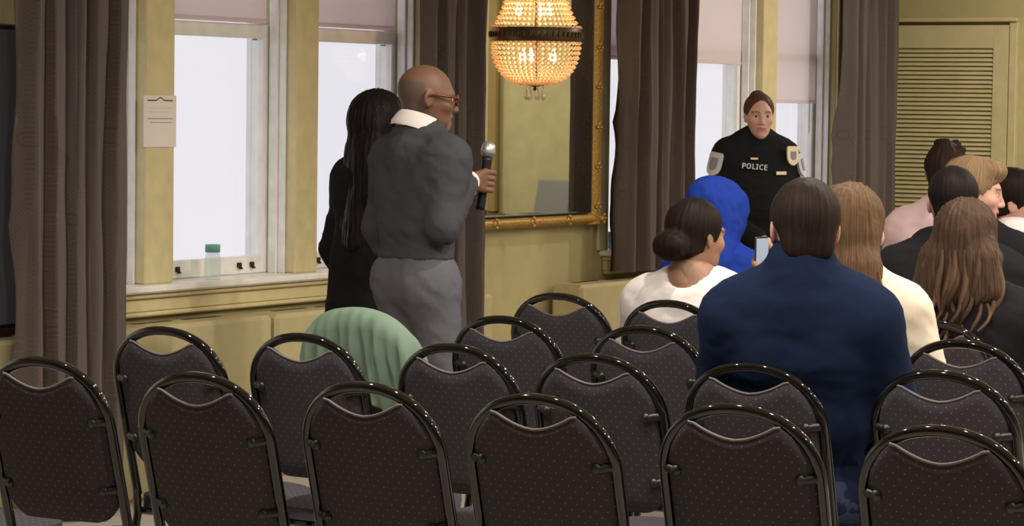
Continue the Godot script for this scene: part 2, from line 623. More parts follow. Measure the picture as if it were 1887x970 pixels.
func chandelier() -> void:
	var at := Vector3(-6.655, 1.875, -11.405)
	var t := thing("chandelier", "lit crystal basket chandelier hanging before the gilt mirror", "chandelier", at)
	var mb := MB.new()
	mb.lathe([Vector2(0.198, -0.032), Vector2(0.212, -0.032), Vector2(0.215, 0), Vector2(0.212, 0.032), Vector2(0.198, 0.032), Vector2(0.198, -0.032)], 48)
	for k in 48:
		var a := TAU * k / 48.0
		mb.box(Vector3(-0.006, -0.014, 0.214), Vector3(0.006, 0.014, 0.221), 0.003, Transform3D(Basis(Vector3.UP, a), Vector3.ZERO))
	obj("band", mb, M.bronze, t)
	mb = MB.new()
	mb.lathe([Vector2(0.05, 0.40), Vector2(0.07, 0.405), Vector2(0.075, 0.43), Vector2(0.05, 0.44), Vector2(0.05, 0.40)], 24)
	obj("crown", mb, M.bronze, t)
	mb = MB.new()
	mb.tube([Vector3(0, -0.235, 0), Vector3(0, 0.46, 0)], [0.008], 8)
	for k in 4:
		var a := TAU * k / 4.0 + 0.4
		mb.tube([Vector3(0, 0.02, 0), Vector3(cos(a) * 0.1, -0.01, sin(a) * 0.1), Vector3(cos(a) * 0.2, 0, sin(a) * 0.2)], [0.005], 6)
		mb.tube([Vector3(cos(a) * 0.05, 0.42, sin(a) * 0.05), Vector3(0, 0.45, 0)], [0.004], 6)
	obj("stem", mb, M.bronze, t)
	mb = MB.new()
	mb.lathe([Vector2(0, -0.262), Vector2(0.012, -0.255), Vector2(0.006, -0.243), Vector2(0.03, -0.236), Vector2(0.034, -0.229), Vector2(0.0, -0.228)], 16)
	obj("finial", mb, M.bronze, t)
	# chain up to the ceiling
	mb = MB.new()
	var y := 0.46
	var k2 := 0
	while at.y + y < CEIL - 0.03:
		var pts := []
		for i in 9:
			var a := TAU * i / 8.0
			var q := Vector3(cos(a) * 0.009, sin(a) * 0.018 + 0.018, 0)
			if k2 % 2 == 1: q = Vector3(0, q.y, q.x)
			pts.append(Vector3(0, y, 0) + q)
		mb.tube(pts, [0.0026], 5)
		y += 0.03
		k2 += 1
	obj("chain", mb, M.bronze, t)
	mb = MB.new()
	mb.lathe([Vector2(0, CEIL - at.y - 0.04), Vector2(0.05, CEIL - at.y - 0.03), Vector2(0.06, CEIL - at.y), Vector2(0, CEIL - at.y)], 20)
	obj("ceiling_rose", mb, M.bronze, t)
	# bead strands
	var cm := mat("crystal", rgb(246, 226, 200), 0.12)
	cm.backlight_enabled = true
	cm.backlight = Color(0.95, 0.86, 0.74)
	cm.clearcoat_enabled = true
	cm.clearcoat = 0.8
	var up := MB.new()
	for i in 17:
		var v := i / 16.0
		var r := lerpf(0.206, 0.066, pow(v, 0.72))
		bead(up, Vector3(r, 0.034 + 0.37 * v, 0), 0.0105)
	var upm := up.mesh(cm)
	var lo := MB.new()
	for i in 13:
		var a := PI * 0.5 * i / 12.5
		var r := 0.206 * pow(cos(a), 0.62)
		bead(lo, Vector3(maxf(r, 0.03), -0.036 - 0.192 * sin(a), 0), 0.0105)
	var lom := lo.mesh(cm)
	for k in 44:
		share("bead_strand", upm, t, Transform3D(Basis(Vector3.UP, TAU * k / 44.0), Vector3.ZERO))
		share("bead_strand", lom, t, Transform3D(Basis(Vector3.UP, TAU * (k + 0.5) / 44.0), Vector3.ZERO))
	# pendant drops below the finial
	var dm := mat("drop_glass", rgb(196, 190, 176), 0.08)
	dm.transparency = BaseMaterial3D.TRANSPARENCY_ALPHA
	dm.albedo_color.a = 0.55
	var dp := MB.new()
	dp.lathe([Vector2(0, 0), Vector2(0.004, -0.006), Vector2(0.011, -0.032), Vector2(0.0095, -0.045), Vector2(0, -0.054)], 8)
	dp.tube([Vector3(0, 0.02, 0), Vector3(0, 0, 0)], [0.0015], 4)
	var dpm := dp.mesh(dm)
	for k in 7:
		var a := TAU * k / 7.0
		share("pendant_drop", dpm, t, Transform3D(Basis(), Vector3(cos(a) * 0.042, -0.252, sin(a) * 0.042)))
	# candle bulbs
	var bl := mat("bulb_glow", rgb(255, 236, 196), 0.4)
	bl.emission_enabled = true
	bl.emission = Color(1.0, 0.88, 0.7)
	bl.emission_energy_multiplier = 2.2
	var bm := MB.new()
	bm.lathe([Vector2(0.0, -0.03), Vector2(0.012, -0.026), Vector2(0.018, -0.008), Vector2(0.015, 0.01), Vector2(0.005, 0.032), Vector2(0.0, 0.04)], 12)
	var bmesh := bm.mesh(bl)
	for k in 6:
		var a := TAU * k / 6.0 + 0.25
		var up2 := k % 2 == 0
		var p := Vector3(cos(a) * 0.085, 0.115 if up2 else -0.10, sin(a) * 0.085)
		share("bulb", bmesh, t, Transform3D(Basis(), p))
		var li := OmniLight3D.new()
		li.name = "bulb_light"
		li.light_color = Color(1.0, 0.83, 0.62)
		li.light_energy = 0.034 * LAMP
		li.light_size = 0.018
		li.omni_range = 20.0
		li.omni_attenuation = 2.0
		li.shadow_enabled = true
		t.add_child(li, true)
		li.position = p

func bead(mb: MB, p: Vector3, r: float) -> void:
	var ax := [Vector3.RIGHT, Vector3.BACK, Vector3.LEFT, Vector3.FORWARD]
	var o := mb.v.size()
	for q in ax: mb.vert(p + q * r, q)
	var t := mb.vert(p + Vector3.UP * r, Vector3.UP)
	var b := mb.vert(p + Vector3.DOWN * r, Vector3.DOWN)
	for k in 4:
		mb.tri(o + (k + 1) % 4, o + k, t)
		mb.tri(o + k, o + (k + 1) % 4, b)

func ceiling_lights() -> void:
	var gm := mat("downlight_glow", rgb(255, 240, 214), 0.5)
	gm.emission_enabled = true
	gm.emission = Color(1.0, 0.92, 0.8)
	gm.emission_energy_multiplier = 5.0
	var ring := MB.new()
	ring.lathe([Vector2(0.062, 0.0), Vector2(0.064, -0.012), Vector2(0.088, -0.008), Vector2(0.09, 0.0)], 24)
	var disc := MB.new()
	disc.lathe([Vector2(0.0, -0.006), Vector2(0.06, -0.004), Vector2(0.06, 0.0)], 20)
	var rm := ring.mesh(M.white_plastic)
	var dm := disc.mesh(gm)
	var i := 0
	for row in [[4.9, [-4.6, -3.4, -2.2, -0.9, 0.7]], [8.1, [-3.5, -2.3, -1.1, 0.2, 2.0]], [11.2, [-1.8, -0.4, 1.0, 2.6]], [14.5, [-5.0, -3.2, -1.3, 0.8]]]:
		for x in row[1]:
			var s: float = row[0]
			var t := thing("ceiling_light", "small round recessed ceiling downlight above the rows of chairs", "downlight", Vector3(x, CEIL, -s), 0.0, "recessed ceiling downlights")
			share("trim_ring", rm, t)
			share("diffuser", dm, t)
			var li := SpotLight3D.new()
			li.name = "downlight_beam"
			li.light_color = Color(1.0, 0.965, 0.91)
			li.light_energy = 4.5 * LAMP
			li.light_size = 0.045
			li.spot_range = 30.0
			li.spot_attenuation = 2.0
			li.spot_angle = 86.0
			li.spot_angle_attenuation = 0.6
			li.shadow_enabled = true
			t.add_child(li, true)
			li.position = Vector3(0, -0.02, 0)
			li.rotation.x = -PI / 2
			i += 1

# ---------------------------------------------------------------- chairs
var chair0: Node3D
const CH := 0.936
const REC := 0.28

func back_pt(x: float, d: float, off := 0.0) -> Vector3:
	# a point on the reclined back: d metres below the top of the bow, off to the rear
	var y := CH - 0.012 - d
	return Vector3(x, y, 0.19 + REC * (y - 0.47) + off)

func bow(d: float) -> float:
	# half width of the bow at d below its top
	if d >= 0.15: return 0.178 - 0.0 * d
	var q := 1.0 - d / 0.15
	return 0.178 * pow(1.0 - pow(q, 2.15), 1.0 / 2.15)

func make_chair() -> Node3D:
	var t := thing("banquet_chair", "", "chair", Vector3.ZERO, 0.0, "black framed banquet chairs set in rows")
	var mb := MB.new()
	var pts := []
	for k in range(0, 9):
		pts.append(back_pt(-0.178, 0.47 - 0.04 * k))
	for k in 25:
		var a := PI - PI * k / 24.0
		var ca := cos(a)
		var sa := sin(a)
		var e := 2.0 / 2.15
		pts.append(back_pt(signf(ca) * 0.178 * pow(absf(ca), e), 0.15 * (1.0 - pow(sa, e))))
	for k in range(0, 9):
		pts.append(back_pt(0.178, 0.15 + 0.04 * k))
	mb.tube(pts, [0.0125], 12)
	obj("back_frame", mb, M.black_metal, t)
	# padded back with a scooped top edge
	var nx := 25
	var ny := 22
	var f := []
	var b := []
	for j in ny:
		for i in nx:
			var u := 2.0 * i / (nx - 1) - 1.0
			var x := 0.164 * signf(u) * pow(absf(u), 0.85)
			var ax := absf(x)
			var top := 0.0
			if ax < 0.1: top = 0.066 - 0.036 * pow(ax / 0.1, 1.7)
			else:
				# keep a gap inside the bow
				var xx := (ax + 0.0085) / 0.178
				top = maxf(0.03, 0.15 * (1.0 - pow(maxf(0.0, 1.0 - pow(xx, 2.15)), 1.0 / 2.15)) + 0.004)
			var bot := 0.385
			if ax > 0.10: bot = 0.385 - 0.05 * pow((ax - 0.10) / 0.064, 2.0)
			var v := float(j) / (ny - 1)
			var d := lerpf(bot, top, v)
			var edge := minf(minf(1.0, (0.168 - ax) / 0.02), minf((d - top + 0.004) / 0.02, (bot - d + 0.004) / 0.03))
			var th := 0.019 * sqrt(clampf(edge, 0.05, 1.0))
			var bowed := 0.018 * (1.0 - pow(x / 0.164, 2.0))
			f.append(back_pt(x, d, bowed + th * 0.75))
			b.append(back_pt(x, d, bowed - th * 1.1))
	mb = MB.new()
	mb.slab(f, b, nx, ny)
	var bp := obj("back_panel", mb, M.chair_fabric, t)
	mb = MB.new()
	var wl := []
	for i in range(1, nx - 1):
		var q: Vector3 = f[(ny - 1) * nx + i]
		if absf(q.x) < 0.104: wl.append(q + Vector3(0, 0.0015, 0))
	mb.tube(wl, [0.0032], 6)
	obj("piping", mb, mat("chair_piping", rgb(100, 94, 94), 0.8), bp)
	for sg in [-1.0, 1.0]:
		for d in [0.135, 0.30]:
			mb = MB.new()
			mb.tube([back_pt(sg * 0.172, d), back_pt(sg * 0.156, d + 0.002, 0.012), back_pt(sg * 0.138, d + 0.006, 0.018)], [0.011, 0.012, 0.009], 8)
			mb.lathe([Vector2(0.0, -0.005), Vector2(0.011, -0.004), Vector2(0.011, 0.004), Vector2(0.0, 0.007)], 10, Transform3D(Basis(Vector3.RIGHT, PI / 2), back_pt(sg * 0.14, d + 0.004, 0.022)))
			obj("bracket", mb, M.black_plastic, t)
	# seat: cushion on a ring frame
	nx = 15
	ny = 15
	f = []
	b = []
	for j in ny:
		for i in nx:
			var u := 2.0 * i / (nx - 1) - 1.0
			var w := 2.0 * j / (ny - 1) - 1.0
			var rd := pow(pow(absf(u), 4.0) + pow(absf(w), 4.0), 0.25)
			var mx := maxf(absf(u), absf(w))
			var k := mx / rd if rd > 0.001 else 1.0
			var x := u * k * (0.205 - 0.012 * w)
			var z := -w * k * 0.205 - 0.02
			var pad := 0.026 * (1.0 - pow(mx, 5.0))
			f.append(Vector3(x, 0.448 + pad, z))
			b.append(Vector3(x, 0.415, z))
	mb = MB.new()
	mb.slab(f, b, nx, ny)
	for k in mb.uv.size(): mb.uv[k] = Vector2(mb.v[k].x, mb.v[k].z)
	obj("seat", mb, M.chair_fabric, t)
	mb = MB.new()
	mb.box(Vector3(-0.185, 0.395, -0.205), Vector3(0.185, 0.416, 0.175), 0.006)
	obj("seat_frame", mb, M.black_metal, t)
	for sg in [-1.0, 1.0]:
		mb = MB.new()
		mb.tube([Vector3(sg * 0.172, 0.405, -0.19), Vector3(sg * 0.178, 0.38, -0.2), Vector3(sg * 0.19, 0.012, -0.225)], [0.0115], 10)
		var lg := obj("leg", mb, M.black_metal, t)
		glide(lg, Vector3(sg * 0.19, 0, -0.225))
		mb = MB.new()
		mb.tube([back_pt(sg * 0.178, 0.45), Vector3(sg * 0.178, 0.40, 0.185), Vector3(sg * 0.182, 0.3, 0.205), Vector3(sg * 0.19, 0.012, 0.265)], [0.012], 10)
		lg = obj("leg", mb, M.black_metal, t)
		glide(lg, Vector3(sg * 0.19, 0, 0.265))
	return t

func glide(p: Node, at: Vector3) -> void:
	var mb := MB.new()
	mb.lathe([Vector2(0, 0), Vector2(0.015, 0.0), Vector2(0.015, 0.022), Vector2(0.0, 0.024)], 10, Transform3D(Basis(), at))
	obj("glide", mb, M.black_plastic, p)

func chair(x: float, s: float, turn: float, label: String) -> Node3D:
	# x and s are where the middle of the bow's top stands
	var c: Node3D
	if chair0 == null:
		chair0 = make_chair()
		c = chair0
	else:
		c = chair0.duplicate()
		c.name = numbered("banquet_chair")
		add_child(c)
	var off := Vector3(0, 0, 0.19 + REC * (CH - 0.47)).rotated(Vector3.UP, turn)
	c.position = Vector3(x - off.x - 0.02, 0, -s - off.z + 0.012)
	c.rotation.y = turn
	c.set_meta("label", label)
	return c

func chairs() -> void:
	var back := [[-4.87, 5.19], [-4.316, 5.144], [-3.80, 5.07], [-3.383, 5.121], [-2.959, 5.131], [-2.532, 5.216], [-2.035, 5.101]]
	var ords := ["the aisle end of", "second from the window aisle in", "third from the window aisle in", "fourth from the window aisle in", "fifth from the window aisle in", "sixth from the window aisle in", "seventh from the window aisle in"]
	var tw := [0.0, 0.03, 0.0, -0.02, 0.0, 0.03, -0.02]
	for i in back.size():
		chair(back[i][0], back[i][1], tw[i], "empty dark banquet chair, %s the rearmost row" % ords[i])
	var second := [[-4.654, 6.051], [-4.245, 6.113], [-3.764, 6.095], [-3.336, 6.062], [-2.925, 6.095], [-2.484, 6.201]]
	for i in second.size():
		chair(second[i][0], second[i][1], tw[5 - i], ("banquet chair carrying the person in the navy jacket" if i == 4 else "empty dark banquet chair, %s the second row from the back" % ords[i]))
	chair(-4.625, 6.93, 0.0, "banquet chair with the green jacket hung over its back")
	chair(-4.157, 6.999, 0.02, "empty banquet chair beside the chair with the green jacket")
	chair(-3.667, 6.943, 0.0, "empty banquet chair directly behind the person in the white top")
	chair(-3.20, 6.98, 0.0, "banquet chair carrying the person in the cream sweater")
	chair(-2.78, 7.076, 0.0, "empty banquet chair behind the person in the wide black top")
	chair(-4.537, 7.982, 0.04, "empty banquet chair beside the seated person in the white top")
	chair(-4.101, 7.927, -0.02, "banquet chair carrying the person in the white top")
	chair(-3.12, 7.70, 0.0, "banquet chair carrying the person in the wide black top")
# ---------------------------------------------------------------- bodies: smooth joined fields meshed as surface nets
# capsule: [0, op, k, a, b, ra, rb]   ellipsoid: [1, op, k, centre, radii, basis]   half space cut: [2, 1, k, point, normal]
func cap(a: Vector3, b: Vector3, ra: float, rb: float, k := 0.03) -> Array:
	return [0, 0, k, a, b, ra, rb]
func ell(c: Vector3, r: Vector3, k := 0.03, bs := Basis()) -> Array:
	return [1, 0, k, c, r, bs]
func cut(pr: Array) -> Array:
	pr[1] = 1
	return pr

func sdf(mb: MB, prims: Array, h: float, xf := Transform3D(), colf = null, disp = null) -> void:
	var lo := Vector3(1e9, 1e9, 1e9)
	var hi := -lo
	var boxes := []
	for p in prims:
		var a: Vector3
		var b: Vector3
		if p[0] == 0:
			var r := maxf(p[5], p[6])
			a = p[3].min(p[4]) - Vector3.ONE * r
			b = p[3].max(p[4]) + Vector3.ONE * r
		elif p[0] == 1:
			var r: Vector3 = p[4]
			var bs: Basis = p[5]
			var e := Vector3(absf(bs.x.x) * r.x + absf(bs.y.x) * r.y + absf(bs.z.x) * r.z, absf(bs.x.y) * r.x + absf(bs.y.y) * r.y + absf(bs.z.y) * r.z, absf(bs.x.z) * r.x + absf(bs.y.z) * r.y + absf(bs.z.z) * r.z)
			a = p[3] - e
			b = p[3] + e
		else:
			a = Vector3(-1e6, -1e6, -1e6)
			b = -a
		boxes.append([a, b])
		if p[1] == 0:
			lo = lo.min(a)
			hi = hi.max(b)
	lo -= Vector3.ONE * h * 3.0
	hi += Vector3.ONE * h * 3.0
	var nx := int((hi.x - lo.x) / h) + 2
	var ny := int((hi.y - lo.y) / h) + 2
	var nz := int((hi.z - lo.z) / h) + 2
	var F := PackedFloat32Array()
	F.resize(nx * ny * nz)
	F.fill(1.0)
	for q in prims.size():
		var p: Array = prims[q]
		var k: float = maxf(p[2], 1e-4)
		var mg: float = k + h * 2.5
		var x0 := maxi(0, int((boxes[q][0].x - mg - lo.x) / h))
		var x1 := mini(nx - 1, int((boxes[q][1].x + mg - lo.x) / h) + 1)
		var y0 := maxi(0, int((boxes[q][0].y - mg - lo.y) / h))
		var y1 := mini(ny - 1, int((boxes[q][1].y + mg - lo.y) / h) + 1)
		var z0 := maxi(0, int((boxes[q][0].z - mg - lo.z) / h))
		var z1 := mini(nz - 1, int((boxes[q][1].z + mg - lo.z) / h) + 1)
		var kind: int = p[0]
		var sub: bool = p[1] == 1
		var A: Vector3 = p[3]
		var BA := Vector3.ZERO
		var inv := 0.0
		var ra := 0.0
		var dr := 0.0
		var R := Vector3.ONE
		var R2 := Vector3.ONE
		var bt := Basis()
		var N := Vector3.UP
		if kind == 0:
			BA = p[4] - A
			inv = 1.0 / maxf(BA.length_squared(), 1e-9)
			ra = p[5]
			dr = p[6] - ra
		elif kind == 1:
			R = p[4]
			R2 = R * R
			bt = p[5].transposed()
		else:
			N = p[4]
		for z in range(z0, z1 + 1):
			for y in range(y0, y1 + 1):
				var row := (z * ny + y) * nx
				for x in range(x0, x1 + 1):
					var P := Vector3(lo.x + x * h, lo.y + y * h, lo.z + z * h) - A
					var d := 0.0
					if kind == 0:
						var t := clampf(P.dot(BA) * inv, 0.0, 1.0)
						d = (P - BA * t).length() - ra - dr * t
					elif kind == 1:
						P = bt * P
						var k0 := (P / R).length()
						d = k0 * (k0 - 1.0) / maxf((P / R2).length(), 1e-6)
					else:
						d = P.dot(N)
					var f := F[row + x]
					if sub:
						if kind != 2: d = -d
						var hh := maxf(k - absf(f - d), 0.0) / k
						F[row + x] = maxf(f, d) + hh * hh * k * 0.25
					else:
						var hh := maxf(k - absf(f - d), 0.0) / k
						F[row + x] = minf(f, d) - hh * hh * k * 0.25
	# vertices
	var id := PackedInt32Array()
	id.resize(nx * ny * nz)
	id.fill(-1)
	var V := PackedVector3Array()
	var sxy := nx * ny
	for z in nz - 1:
		for y in ny - 1:
			var row := (z * ny + y) * nx
			for x in nx - 1:
				var i := row + x
				var f0 := F[i]
				var s0 := f0 < 0.0
				if f0 > 0.5 : continue
				var f1 := F[i + 1]
				var f2 := F[i + nx]
				var f3 := F[i + nx + 1]
				var f4 := F[i + sxy]
				var f5 := F[i + sxy + 1]
				var f6 := F[i + sxy + nx]
				var f7 := F[i + sxy + nx + 1]
				if s0 == (f1 < 0.0) and s0 == (f2 < 0.0) and s0 == (f3 < 0.0) and s0 == (f4 < 0.0) and s0 == (f5 < 0.0) and s0 == (f6 < 0.0) and s0 == (f7 < 0.0):
					continue
				var acc := Vector3.ZERO
				var c := 0
				if (f0 < 0.0) != (f1 < 0.0): acc += Vector3(f0 / (f0 - f1), 0, 0); c += 1
				if (f2 < 0.0) != (f3 < 0.0): acc += Vector3(f2 / (f2 - f3), 1, 0); c += 1
				if (f4 < 0.0) != (f5 < 0.0): acc += Vector3(f4 / (f4 - f5), 0, 1); c += 1
				if (f6 < 0.0) != (f7 < 0.0): acc += Vector3(f6 / (f6 - f7), 1, 1); c += 1
				if (f0 < 0.0) != (f2 < 0.0): acc += Vector3(0, f0 / (f0 - f2), 0); c += 1
				if (f1 < 0.0) != (f3 < 0.0): acc += Vector3(1, f1 / (f1 - f3), 0); c += 1
				if (f4 < 0.0) != (f6 < 0.0): acc += Vector3(0, f4 / (f4 - f6), 1); c += 1
				if (f5 < 0.0) != (f7 < 0.0): acc += Vector3(1, f5 / (f5 - f7), 1); c += 1
				if (f0 < 0.0) != (f4 < 0.0): acc += Vector3(0, 0, f0 / (f0 - f4)); c += 1
				if (f1 < 0.0) != (f5 < 0.0): acc += Vector3(1, 0, f1 / (f1 - f5)); c += 1
				if (f2 < 0.0) != (f6 < 0.0): acc += Vector3(0, 1, f2 / (f2 - f6)); c += 1
				if (f3 < 0.0) != (f7 < 0.0): acc += Vector3(1, 1, f3 / (f3 - f7)); c += 1
				id[i] = V.size()
				V.append(lo + (Vector3(x, y, z) + acc / c) * h)
	var T := PackedInt32Array()
	for z in range(1, nz - 1):
		for y in range(1, ny - 1):
			var row := (z * ny + y) * nx
			for x in range(1, nx - 1):
				var i := row + x
				if id[i] < 0 and id[i - 1] < 0 and id[i - nx] < 0 and id[i - sxy] < 0: continue
				var ins := F[i] < 0.0
				for ax in 3:
					var st := 1 if ax == 0 else (nx if ax == 1 else sxy)
					if ins == (F[i + st] < 0.0): continue
					var a := nx if ax == 0 else (sxy if ax == 1 else 1)
					var b := sxy if ax == 0 else (1 if ax == 1 else nx)
					var q0 := id[i]
					var q1 := id[i - a]
					var q2 := id[i - a - b]
					var q3 := id[i - b]
					if q0 < 0 or q1 < 0 or q2 < 0 or q3 < 0: continue
					if ins: T.append_array([q0, q1, q2, q0, q2, q3])
					else: T.append_array([q0, q2, q1, q0, q3, q2])
	var NN := net_normals(V, T)
	if disp != null:
		for i in V.size():
			V[i] += NN[i] * disp.call(V[i], NN[i])
		NN = net_normals(V, T)
	var o := mb.v.size()
	for i in V.size():
		mb.vert(xf * V[i], (xf.basis * NN[i]).normalized(), Vector2(V[i].x, V[i].y), colf.call(V[i]) if colf != null else Color.WHITE)
	for i in range(0, T.size(), 3):
		mb.tri(o + T[i], o + T[i + 1], o + T[i + 2])

func net_normals(V: PackedVector3Array, T: PackedInt32Array) -> PackedVector3Array:
	var N := PackedVector3Array()
	N.resize(V.size())
	for i in range(0, T.size(), 3):
		var a := V[T[i]]
		var cr := (V[T[i + 1]] - a).cross(V[T[i + 2]] - a)
		N[T[i]] += cr
		N[T[i + 1]] += cr
		N[T[i + 2]] += cr
	for i in N.size():
		N[i] = N[i].normalized()
	return N

# ---------------------------------------------------------------- people
var head_cache := {}

func append_mb(dst: MB, src: MB, xf: Transform3D, colf = null) -> void:
	var o := dst.v.size()
	for i in src.v.size():
		dst.vert(xf * src.v[i], (xf.basis * src.n[i]).normalized(), src.uv[i], colf.call(src.v[i]) if colf != null else src.c[i])
	var flip := xf.basis.determinant() < 0.0
	for i in range(0, src.ix.size(), 3):
		dst.ix.append(o + src.ix[i]); dst.ix.append(o + src.ix[i + (2 if flip else 1)]); dst.ix.append(o + src.ix[i + (1 if flip else 2)])

func head_mesh(kind: String) -> MB:
	# origin in the middle of the head, face towards -z, 23 cm from chin to crown
	if head_cache.has(kind): return head_cache[kind]
	var w := 1.0 if kind == "m" else 0.91
	var jaw := 1.0 if kind == "m" else 0.8
	var p := [
		ell(Vector3(0, 0.027, 0.014), Vector3(0.076 * w, 0.088, 0.097)),
		ell(Vector3(0, -0.03, -0.026), Vector3(0.061 * w, 0.08, 0.066), 0.035),
		ell(Vector3(0, -0.076, -0.045), Vector3(0.047 * jaw, 0.03, 0.042), 0.03),
		ell(Vector3(0, -0.097, -0.07), Vector3(0.024 * jaw, 0.017, 0.02), 0.025),
		cap(Vector3(-0.038, 0.022, -0.078), Vector3(0.038, 0.022, -0.078), 0.011, 0.011, 0.02),
		ell(Vector3(-0.044 * w, -0.022, -0.062), Vector3(0.02, 0.018, 0.02), 0.025),
		ell(Vector3(0.044 * w, -0.022, -0.062), Vector3(0.02, 0.018, 0.02), 0.025),
		cut(ell(Vector3(-0.032, 0.004, -0.1), Vector3(0.018, 0.011, 0.016), 0.014)),
		cut(ell(Vector3(0.032, 0.004, -0.1), Vector3(0.018, 0.011, 0.016), 0.014)),
		cap(Vector3(0, 0.01, -0.088), Vector3(0, -0.03, -0.107), 0.0075, 0.0105, 0.012),
		ell(Vector3(-0.0115, -0.034, -0.096), Vector3(0.009, 0.0075, 0.01), 0.008),
		ell(Vector3(0.0115, -0.034, -0.096), Vector3(0.009, 0.0075, 0.01), 0.008),
		cap(Vector3(-0.02, -0.061, -0.083), Vector3(0, -0.059, -0.09), 0.005, 0.0065, 0.01),
		cap(Vector3(0.02, -0.061, -0.083), Vector3(0, -0.059, -0.09), 0.005, 0.0065, 0.01),
		cap(Vector3(-0.014, -0.07, -0.084), Vector3(0.014, -0.07, -0.084), 0.0065, 0.0065, 0.008),
		cut(cap(Vector3(-0.022, -0.0655, -0.093), Vector3(0.022, -0.0655, -0.093), 0.003, 0.003, 0.004)),
	]
	for s in [-1.0, 1.0]:
		p.append(ell(Vector3(s * 0.077 * w, -0.004, 0.012), Vector3(0.0075, 0.031, 0.019), 0.008, Basis(Vector3.UP, s * 0.35) * Basis(Vector3.RIGHT, 0.15)))
		p.append(cut(ell(Vector3(s * 0.087 * w, -0.004, 0.006), Vector3(0.006, 0.017, 0.009), 0.005)))
	p.append(cap(Vector3(0, -0.05, 0.03), Vector3(0, -0.15, 0.045), 0.053 * w, 0.056 * w, 0.03))
	var mb := MB.new()
	sdf(mb, p, 0.0042)
	head_cache[kind] = mb
	return mb

func hand_mesh(kind: String) -> MB:
	# "grip": closes round an upright rod on the y axis, wrist at +z.  "rest": wrist at the origin, fingers along -z, palm down
	if head_cache.has(kind): return head_cache[kind]
	var p := []
	if kind == "grip":
		for i in 4:
			var y := 0.033 - 0.021 * i
			var l: float = [0.95, 1.05, 1.0, 0.85][i]
			var ps := []
			for a in [[0.042, 62.0], [0.037, 8.0], [0.029, -55.0 * l], [0.027, -112.0 * l]]:
				ps.append(Vector3(cos(deg_to_rad(a[1])) * a[0], y, sin(deg_to_rad(a[1])) * a[0]))
			p.append(cap(Vector3(0.004, -0.008 + y * 0.5, 0.1), ps[0], 0.015, 0.0125, 0.012))
			p.append(cap(ps[0], ps[1], 0.0108, 0.0098, 0.004))
			p.append(cap(ps[1], ps[2], 0.0096, 0.0088, 0.003))
			p.append(cap(ps[2], ps[3], 0.0088, 0.0074, 0.003))
		p.append(cap(Vector3(-0.004, -0.015, 0.085), Vector3(-0.026, -0.004, 0.05), 0.017, 0.0135, 0.012))
		p.append(cap(Vector3(-0.026, -0.004, 0.05), Vector3(-0.034, 0.016, 0.018), 0.0125, 0.0105, 0.005))
		p.append(cap(Vector3(-0.034, 0.016, 0.018), Vector3(-0.026, 0.03, -0.012), 0.0102, 0.0085, 0.004))
		p.append(cap(Vector3(0.002, -0.012, 0.1), Vector3(0.0, -0.016, 0.15), 0.026, 0.027, 0.02))
	else:
		for i in 4:
			var x := -0.032 + 0.021 * i
			var l: float = [0.066, 0.078, 0.073, 0.058][i]
			var k0 := Vector3(x, 0.004, -0.09 + absf(x) * 0.25)
			var k1 := k0 + Vector3(x * 0.08, -0.008, -l * 0.45)
			var k2 := k1 + Vector3(0, -0.016, -l * 0.3)
			var k3 := k2 + Vector3(0, -0.018, -l * 0.15)
			p.append(cap(Vector3(x * 0.5, 0, -0.015), k0, 0.016, 0.0115, 0.012))
			p.append(cap(k0, k1, 0.0102, 0.0094, 0.004))
			p.append(cap(k1, k2, 0.0092, 0.0086, 0.003))
			p.append(cap(k2, k3, 0.0085, 0.0072, 0.003))
		p.append(cap(Vector3(-0.015, -0.004, -0.025), Vector3(-0.045, -0.012, -0.055), 0.017, 0.0125, 0.012))
		p.append(cap(Vector3(-0.045, -0.012, -0.055), Vector3(-0.048, -0.02, -0.085), 0.0115, 0.0098, 0.005))
		p.append(cap(Vector3(-0.048, -0.02, -0.085), Vector3(-0.042, -0.026, -0.105), 0.0096, 0.0082, 0.004))
		p.append(cap(Vector3(0, 0, -0.02), Vector3(0, 0, 0.04), 0.025, 0.027, 0.02))
	var mb := MB.new()
	sdf(mb, p, 0.0036)
	head_cache[kind] = mb
	return mb

func seated(top: float, lean: float) -> Dictionary:
	# joints of a figure on a chair, facing -z; top is the crown, lean how far the head lies behind the seat's middle
	var J := {}
	J.pelvis = Vector3(0, 0.575, 0.045)
	J.S = Vector3(0, top - 0.305, lean - 0.01)
	J.head = Vector3(0, top - 0.115, lean - 0.02)
	J.sw = 0.175
	for s in [-1.0, 1.0]:
		var n := "L" if s < 0 else "R"
		J["sh" + n] = J.S + Vector3(s * 0.175, -0.03, 0)
		J["el" + n] = Vector3(s * 0.245, 0.745, lean - 0.06)
		J["wr" + n] = Vector3(s * 0.11, 0.635, -0.22)
		J["hp" + n] = Vector3(s * 0.085, 0.565, 0.03)
		J["kn" + n] = Vector3(s * 0.11, 0.535, -0.385)
		J["an" + n] = Vector3(s * 0.115, 0.085, -0.36)
	return J

func standing(top: float) -> Dictionary:
	var J := {}
	J.pelvis = Vector3(0, top * 0.545, 0)
	J.S = Vector3(0, top - 0.30, 0.01)
	J.head = Vector3(0, top - 0.115, -0.025)
	J.sw = 0.175
	for s in [-1.0, 1.0]:
		var n := "L" if s < 0 else "R"
		J["sh" + n] = J.S + Vector3(s * 0.175, -0.03, 0)
		J["el" + n] = J.S + Vector3(s * 0.235, -0.30, 0.02)
		J["wr" + n] = J.S + Vector3(s * 0.22, -0.52, -0.08)
		J["hp" + n] = J.pelvis + Vector3(s * 0.085, -0.03, 0)
		J["kn" + n] = Vector3(s * 0.095, top * 0.275, -0.01)
		J["an" + n] = Vector3(s * 0.1, 0.085, 0.03)
	return J

